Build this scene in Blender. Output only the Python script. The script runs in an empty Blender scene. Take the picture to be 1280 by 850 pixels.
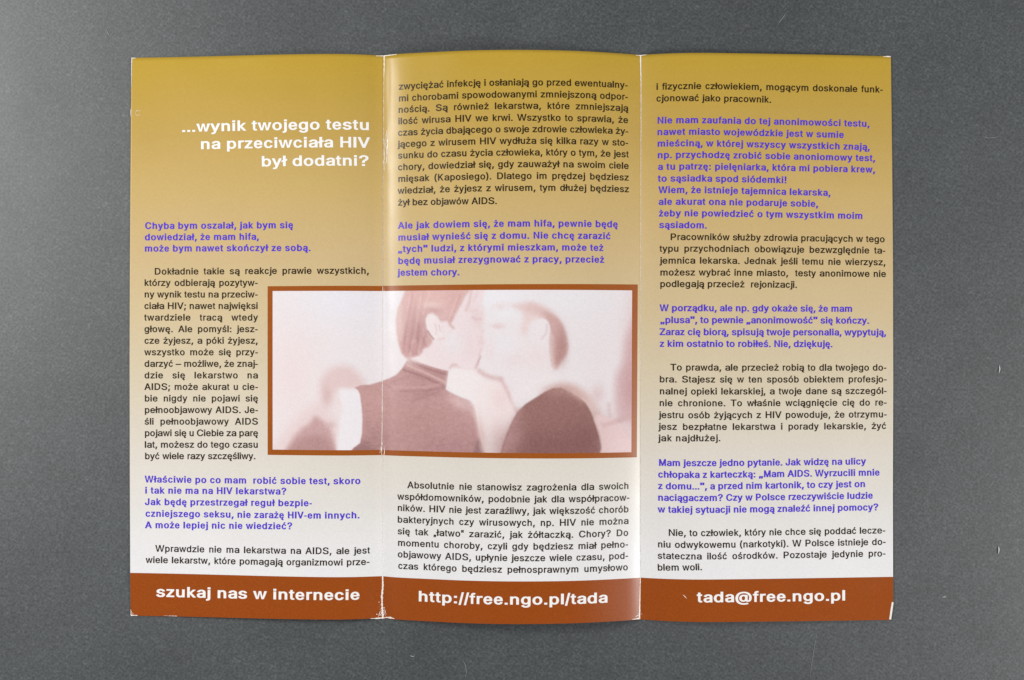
import bpy, math
import numpy as np
from mathutils import Vector
from mathutils.geometry import delaunay_2d_cdt

# ------------------------------------------------------------------ scale
S = 0.0003            # metres on the table per pixel of the 1280 x 850 photograph
H = 0.5               # camera height above the table
W0, H0 = 1280, 850
scene = bpy.context.scene
COL = scene.collection

# ------------------------------------------------------------------ camera
cam_data = bpy.data.cameras.new('camera')
cam_data.sensor_width = 36.0
cam_data.lens = 36.0 * H / (W0 * S)
cam_data.clip_start, cam_data.clip_end = 0.01, 20.0
cam = bpy.data.objects.new('camera', cam_data)
COL.objects.link(cam)
cam.location = (0, 0, H)
scene.camera = cam

# ------------------------------------------------------------------ light
world = bpy.data.worlds.new('World')
scene.world = world
world.use_nodes = True
bg = world.node_tree.nodes['Background']
bg.inputs['Color'].default_value = (0.93, 0.97, 1.0, 1)
bg.inputs['Strength'].default_value = 0.18


def area(name, loc, target, size, size_y, watts, color):
    d = bpy.data.lights.new(name, 'AREA')
    d.shape = 'RECTANGLE'
    d.size, d.size_y, d.energy, d.color = size, size_y, watts, color
    o = bpy.data.objects.new(name, d)
    COL.objects.link(o)
    o.location = loc
    o.rotation_euler = (Vector(target) - Vector(loc)).to_track_quat('-Z', 'Y').to_euler()
    return o


area('copy_stand_lamp', (-0.74, 0.21, 0.62), (-0.05, 0, 0), 0.24, 0.26, 7.9, (1.0, 0.985, 0.96))
area('copy_stand_lamp', (1.02, -0.26, 0.66), (0.05, 0, 0), 0.28, 0.28, 10.5, (1.0, 0.985, 0.96))

scene.view_settings.view_transform = 'Standard'
scene.view_settings.look = 'None'
scene.view_settings.exposure = 0.0
scene.view_settings.gamma = 1.0


# ------------------------------------------------------------------ helpers
def lin(c):
    c = np.asarray(c, float) / 255.0
    return np.where(c <= 0.04045, c / 12.92, ((c + 0.055) / 1.055) ** 2.4)


def rgba(c):
    l = lin(c)
    return (float(l[0]), float(l[1]), float(l[2]), 1.0)


def empty(name, loc=(0, 0, 0)):
    o = bpy.data.objects.new(name, None)
    o.empty_display_size = 0.02
    o.location = loc
    COL.objects.link(o)
    return o


def mesh_obj(name, verts, faces, mat, parent=None, smooth=False, label=None):
    me = bpy.data.meshes.new(name)
    me.from_pydata([tuple(map(float, v)) for v in verts], [], [tuple(map(int, f)) for f in faces])
    me.update()
    if smooth:
        me.polygons.foreach_set('use_smooth', [True] * len(me.polygons))
    me.materials.append(mat)
    o = bpy.data.objects.new(name, me)
    COL.objects.link(o)
    if parent:
        o.parent = parent
    if label:
        o['label'] = label
    return o


def new_mat(name):
    m = bpy.data.materials.new(name)
    m.use_nodes = True
    nt = m.node_tree
    return m, nt, nt.nodes['Principled BSDF'], nt.nodes.new, nt.links.new


def gloss(b):
    """Coated print stock: a soft sheen over the inks."""
    nt = b.id_data
    nt.links.new(grain(nt, 55, 0.25, 0.33, 4), b.inputs['Roughness'])
    b.inputs['Specular IOR Level'].default_value = 0.23


def grain(nt, scale, lo, hi, detail=2.0):
    """Noise remapped to lo..hi in object space, used to vary an ink a little."""
    tc = nt.nodes.new('ShaderNodeTexCoord')
    n = nt.nodes.new('ShaderNodeTexNoise')
    n.inputs['Scale'].default_value = scale
    n.inputs['Detail'].default_value = detail
    r = nt.nodes.new('ShaderNodeMapRange')
    r.inputs['From Min'].default_value = 0.28
    r.inputs['From Max'].default_value = 0.72
    r.inputs['To Min'].default_value = lo
    r.inputs['To Max'].default_value = hi
    nt.links.new(tc.outputs['Object'], n.inputs['Vector'])
    nt.links.new(n.outputs['Fac'], r.inputs['Value'])
    return r.outputs['Result']


def times(nt, color_out, fac_out):
    m = nt.nodes.new('ShaderNodeMix')
    m.data_type = 'RGBA'
    m.blend_type = 'MULTIPLY'
    m.inputs['Factor'].default_value = 1.0
    nt.links.new(color_out, m.inputs['A'])
    nt.links.new(fac_out, m.inputs['B'])
    return m.outputs['Result']


def ink(name, c, lo=0.92, hi=1.08, scale=1500):
    m, nt, b, N, L = new_mat(name)
    rgb = N('ShaderNodeRGB')
    rgb.outputs[0].default_value = rgba(c)
    L(times(nt, rgb.outputs[0], grain(nt, scale, lo, hi)), b.inputs['Base Color'])
    gloss(b)
    return m


# ------------------------------------------------------------------ materials
def gradient_paper():
    m, nt, b, N, L = new_mat('gradient_printed_paper')
    uv = N('ShaderNodeUVMap')
    uv.uv_map = 'paper'
    sep = N('ShaderNodeSeparateXYZ')
    ramp = N('ShaderNodeValToRGB')
    stops = [(0.0, (190, 156, 55)), (0.06, (190, 157, 69)), (0.14, (193, 161, 87)), (0.24, (201, 172, 110)),
             (0.34, (205, 179, 131)), (0.46, (209, 189, 151)), (0.58, (214, 201, 176)),
             (0.70, (220, 212, 201)), (0.80, (225, 221, 216)), (0.88, (232, 230, 231)), (1.0, (236, 236, 238))]
    el = ramp.color_ramp.elements
    while len(el) < len(stops):
        el.new(0.5)
    for e, (p, c) in zip(el, stops):
        e.position = p
        e.color = rgba(c)
    L(uv.outputs['UV'], sep.inputs[0])
    L(sep.outputs['Y'], ramp.inputs['Fac'])
    a = times(nt, ramp.outputs['Color'], grain(nt, 1300, 0.965, 1.035, 3))
    a = times(nt, a, grain(nt, 45, 0.985, 1.015))
    L(a, b.inputs['Base Color'])
    gloss(b)
    return m


def photo_print():
    m, nt, b, N, L = new_mat('duotone_photo_print')
    at = N('ShaderNodeAttribute')
    at.attribute_name = 'ink'
    L(times(nt, at.outputs['Color'], grain(nt, 1500, 0.965, 1.03, 3)), b.inputs['Base Color'])
    gloss(b)
    return m


def backdrop_mat():
    m, nt, b, N, L = new_mat('grey_felt_paper')
    rgb = N('ShaderNodeRGB')
    rgb.outputs[0].default_value = rgba((65, 69, 71))
    a = times(nt, rgb.outputs[0], grain(nt, 1100, 0.55, 1.45, 2))
    a = times(nt, a, grain(nt, 420, 0.86, 1.14, 4))
    a = times(nt, a, grain(nt, 70, 0.90, 1.10, 5))
    a = times(nt, a, grain(nt, 13, 0.90, 1.10, 3))
    # short fibres: noise stretched along two slanting directions
    tc = N('ShaderNodeTexCoord')
    for ang in (0.6, -0.9):
        rot = N('ShaderNodeMapping')
        rot.inputs['Rotation'].default_value = (0, 0, ang)
        mp = N('ShaderNodeMapping')
        mp.inputs['Scale'].default_value = (260, 1700, 1)
        ns = N('ShaderNodeTexNoise')
        ns.inputs['Scale'].default_value = 1.0
        ns.inputs['Detail'].default_value = 2.0
        mr = N('ShaderNodeMapRange')
        mr.inputs['From Min'].default_value = 0.50
        mr.inputs['From Max'].default_value = 0.75
        mr.inputs['To Min'].default_value = 0.97
        mr.inputs['To Max'].default_value = 1.40
        L(tc.outputs['Object'], rot.inputs['Vector'])
        L(rot.outputs['Vector'], mp.inputs['Vector'])
        L(mp.outputs['Vector'], ns.inputs['Vector'])
        L(ns.outputs['Fac'], mr.inputs['Value'])
        a = times(nt, a, mr.outputs['Result'])
    L(a, b.inputs['Base Color'])
    L(grain(nt, 24, 0.46, 0.53, 4), b.inputs['Roughness'])
    b.inputs['Specular IOR Level'].default_value = 1.0
    bump = N('ShaderNodeBump')
    bump.inputs['Strength'].default_value = 0.10
    bump.inputs['Distance'].default_value = 0.0001
    L(grain(nt, 1250, 0.0, 1.0, 3), bump.inputs['Height'])
    L(bump.outputs['Normal'], b.inputs['Normal'])
    return m


M_SHEET = gradient_paper()
M_PHOTO = photo_print()
M_BACK = backdrop_mat()
M_BAND = ink('rust_brown_ink', (153, 73, 20), 0.90, 1.10)
M_FRAME = ink('ochre_brown_ink', (158, 84, 28), 0.92, 1.08)
M_BODY = ink('dark_brown_ink', (50, 39, 25), 0.85, 1.15)
M_QUEST = ink('violet_ink', (82, 56, 204), 0.9, 1.1)
M_WHITE = ink('unprinted_white', (246, 244, 242), 0.98, 1.02)
M_WEAR = ink('worn_paper_core', (246, 238, 230), 0.85, 1.1, 2500)
M_LINT = ink('pale_lint', (205, 205, 202), 0.9, 1.1)
M_HAIR = ink('grey_hair', (158, 161, 161), 0.9, 1.1)

# ------------------------------------------------------------------ the sheet's shape
# height of the paper (mm) over photo x, panel by panel: each panel arches between its folds
PROFILE = [(150, .5), (164, .5), (200, .75), (240, 1.4), (290, 2.5), (340, 3.6), (390, 4.1), (425, 3.8), (455, 2.3), (470, 1.0), (479, .45),
           (485, 1.5), (490, 2.2), (496, 2.85), (503, 3.48), (515, 4.38), (530, 5.35), (580, 8.5), (640, 9.8), (700, 8.7), (735, 6.85), (752, 5.45), (770, 3.8), (786, 2.2), (794, 1.28), (800.5, .45),
           (806, 1.0), (814, 1.75), (822, 2.45), (830, 3.1), (870, 4.8), (910, 4.6), (960, 3.9), (1040, 2.2), (1090, 1.0), (1114, .5), (1130, .5)]
FOLDS = (479.0, 800.5)


def profile_table():
    px = np.array([p[0] for p in PROFILE], float)
    pz = np.array([p[1] for p in PROFILE], float)
    x = np.arange(150, 1130.01, 0.25)
    z = np.zeros_like(x)
    cuts = [150, FOLDS[0], FOLDS[1], 1130]
    for a, b in zip(cuts[:-1], cuts[1:]):
        k = (px >= a) & (px <= b)
        X, Z = px[k], pz[k]
        d = np.diff(Z) / np.diff(X)
        m = np.concatenate([[d[0]], (d[:-1] + d[1:]) / 2, [d[-1]]])
        q = (x >= a) & (x <= b)
        i = np.clip(np.searchsorted(X, x[q], 'right') - 1, 0, len(X) - 2)
        h = X[i + 1] - X[i]
        t = (x[q] - X[i]) / h
        z[q] = ((2*t**3 - 3*t**2 + 1) * Z[i] + (t**3 - 2*t**2 + t) * h * m[i]
                + (-2*t**3 + 3*t**2) * Z[i + 1] + (t**3 - t**2) * h * m[i + 1])
    # ease the curvature between the points, but keep the sharp bend at the folds
    k = np.exp(-0.5 * (np.arange(-80, 81) * 0.25 / 6.0) ** 2)
    k /= k.sum()
    out = z.copy()
    for a, b in zip(cuts[:-1], cuts[1:]):
        q = np.where((x >= a) & (x <= b))[0]
        zz = z[q]
        lo = zz[0] + (zz[0] - zz[1]) * np.arange(80, 0, -1)
        hi = zz[-1] + (zz[-1] - zz[-2]) * np.arange(1, 81)
        s = np.convolve(np.concatenate([lo, zz, hi]), k, 'valid')
        w = np.clip((np.minimum(x[q] - a, b - x[q]) - 10) / 20, 0, 1)
        out[q] = zz * (1 - w) + s * w
    return x, out * 1e-3


TX, TZ = profile_table()
TWX = (TX - W0 / 2) * S * (H - TZ) / H          # world x of each table column


def z_px(px):
    return np.interp(px, TX, TZ)


def px_world(px, py):
    """Point of the leaflet's arch that the photo shows at (px, py)."""
    z = z_px(px)
    k = S * (H - z) / H
    return (np.asarray(px) - W0 / 2) * k, (H0 / 2 - np.asarray(py)) * k


FX = [float(px_world(f, 425)[0]) for f in FOLDS]


def surf(X, Y, off=0.0):
    """Height of the paper at world X, Y: the arch, a slight waviness and a crinkle beside the first fold."""
    X = np.asarray(X, float)
    Y = np.asarray(Y, float)
    z = np.interp(X, TWX, TZ)
    z = z + 4e-5 * (np.sin(70 * X + 40 * Y + 1.0) + np.sin(55 * Y - 90 * X + 0.4))
    g = np.exp(-((X - FX[0] - 0.0015) / 0.0006) ** 2) * np.exp(-((Y - 0.072) / 0.007) ** 2)
    g2 = np.exp(-((X - FX[0] - 0.0022) / 0.0008) ** 2) * np.exp(-((Y - 0.095) / 0.010) ** 2)
    z = z + 7e-5 * g - 6e-5 * g2
    # small ripples along the first fold break up its sheen
    rip = np.sin(430 * Y + 1.7 * np.sin(95 * Y) + 260 * (X - FX[0])) + 0.6 * np.sin(190 * Y + 2.0)
    z = z + 2.2e-5 * rip * np.exp(-((X - FX[0] - 0.0035) / 0.0028) ** 2)
    return z + off


# outline in photo pixels, panel by panel: (top left, top right, bottom left, bottom right)
LEFT_EDGE = [(72, 164.3), (200, 163.2), (330, 162.4), (450, 162.0), (600, 162.3), (716, 162.8), (770, 163.4)]
RIGHT_EDGE = [(70, 1113.6), (200, 1115.2), (330, 1116.2), (480, 1116.6), (620, 1116.0), (720, 1116.2), (752, 1116.4), (775, 1115.5)]
PANELS = [((164.3, 72.2), (479, 69.3), (163.4, 769.6), (479, 772.6)),
          ((479, 69.3), (800.5, 68.8), (479, 772.6), (800.5, 774.2)),
          ((800.5, 68.8), (1113.6, 70.2), (800.5, 774.2), (1115.5, 774.9))]


def edge_x(i, side, t, py):
    if i == 0 and side == 0:
        return np.interp(py, [a for a, _ in LEFT_EDGE], [b for _, b in LEFT_EDGE])
    if i == 2 and side == 1:
        return np.interp(py, [a for a, _ in RIGHT_EDGE], [b for _, b in RIGHT_EDGE])
    p = PANELS[i]
    return (1 - t) * p[side][0] + t * p[side + 2][0]


def panel_xy(i, u, v):
    """World X, Y on panel i; u runs left to right and v top to bottom over the paper, both 0..1."""
    p = PANELS[i]
    py = (p[0][1] + p[1][1]) / 2 * (1 - v) + (p[2][1] + p[3][1]) / 2 * v
    xl, xr = edge_x(i, 0, v, py), edge_x(i, 1, v, py)
    px = xl * (1 - u) + xr * u
    X = px_world(px, 425)[0]
    cy = [px_world(*c)[1] for c in p]
    Y = (cy[0] * (1 - u) + cy[1] * u) * (1 - v) + (cy[2] * (1 - u) + cy[3] * u) * v
    return X, Y


def grid_faces(nr, nc, base=0, flip=False):
    f = []
    for r in range(nr - 1):
        for c in range(nc - 1):
            a = base + r * nc + c
            q = (a, a + nc, a + nc + 1, a + 1)
            f.append(q[::-1] if flip else q)
    return f


def spread(n):
    """0..1, packed more densely towards both ends (the folds)."""
    t = np.linspace(0, 1, n)
    return 0.5 * t + 0.5 * (0.5 - 0.5 * np.cos(np.pi * t))


leaflet = empty('leaflet')
leaflet['label'] = 'unfolded three panel printed leaflet with ochre to white gradient lying on grey paper'
leaflet['category'] = 'leaflet'
THICK = 0.00013
NC, NR = 150, 141
PANEL = []
corner_cut = [(1116.6, 751.5), (1112.6, 775.4)]
for i in range(3):
    U, V = np.meshgrid(spread(NC), np.linspace(0, 1, NR))
    X, Y = panel_xy(i, U, V)
    if i == 2:                                    # bottom right corner is bent off along a short slanting line
        (ax, ay), (bx, by) = [px_world(*c) for c in corner_cut]
        lim = ax + (bx - ax) * np.clip((Y - ay) / (by - ay), 0, 1.2)
        m = (V > 0.9) & (X > lim)
        X = np.where(m, lim, X)
    Z = surf(X, Y)
    top = np.stack([X, Y, Z], -1).reshape(-1, 3)
    bot = top - np.array([0, 0, THICK])
    n = len(top)
    faces = grid_faces(NR, NC) + grid_faces(NR, NC, n, True)
    ring = ([r * NC for r in range(NR)] + [(NR - 1) * NC + c for c in range(1, NC)]
            + [r * NC + NC - 1 for r in range(NR - 2, -1, -1)] + [c for c in range(NC - 2, 0, -1)])
    for a, b in zip(ring, ring[1:] + ring[:1]):
        faces.append((a, a + n, b + n, b))
    o = mesh_obj('panel', np.vstack([top, bot]), faces, M_SHEET, leaflet, smooth=True)
    me = o.data
    me.materials.append(M_WHITE)
    nf = (NR - 1) * (NC - 1)
    for p in me.polygons[nf:]:
        p.material_index = 1
    for p in me.polygons[2 * nf:]:
        p.use_smooth = False
    uvl = me.uv_layers.new(name='paper')
    vv = np.concatenate([V.ravel(), V.ravel()])
    uu = np.concatenate([U.ravel(), U.ravel()])
    li = np.empty(len(me.loops), int)
    me.loops.foreach_get('vertex_index', li)
    uvl.data.foreach_set('uv', np.stack([uu[li], vv[li]], -1).ravel())
    PANEL.append(o)

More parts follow.
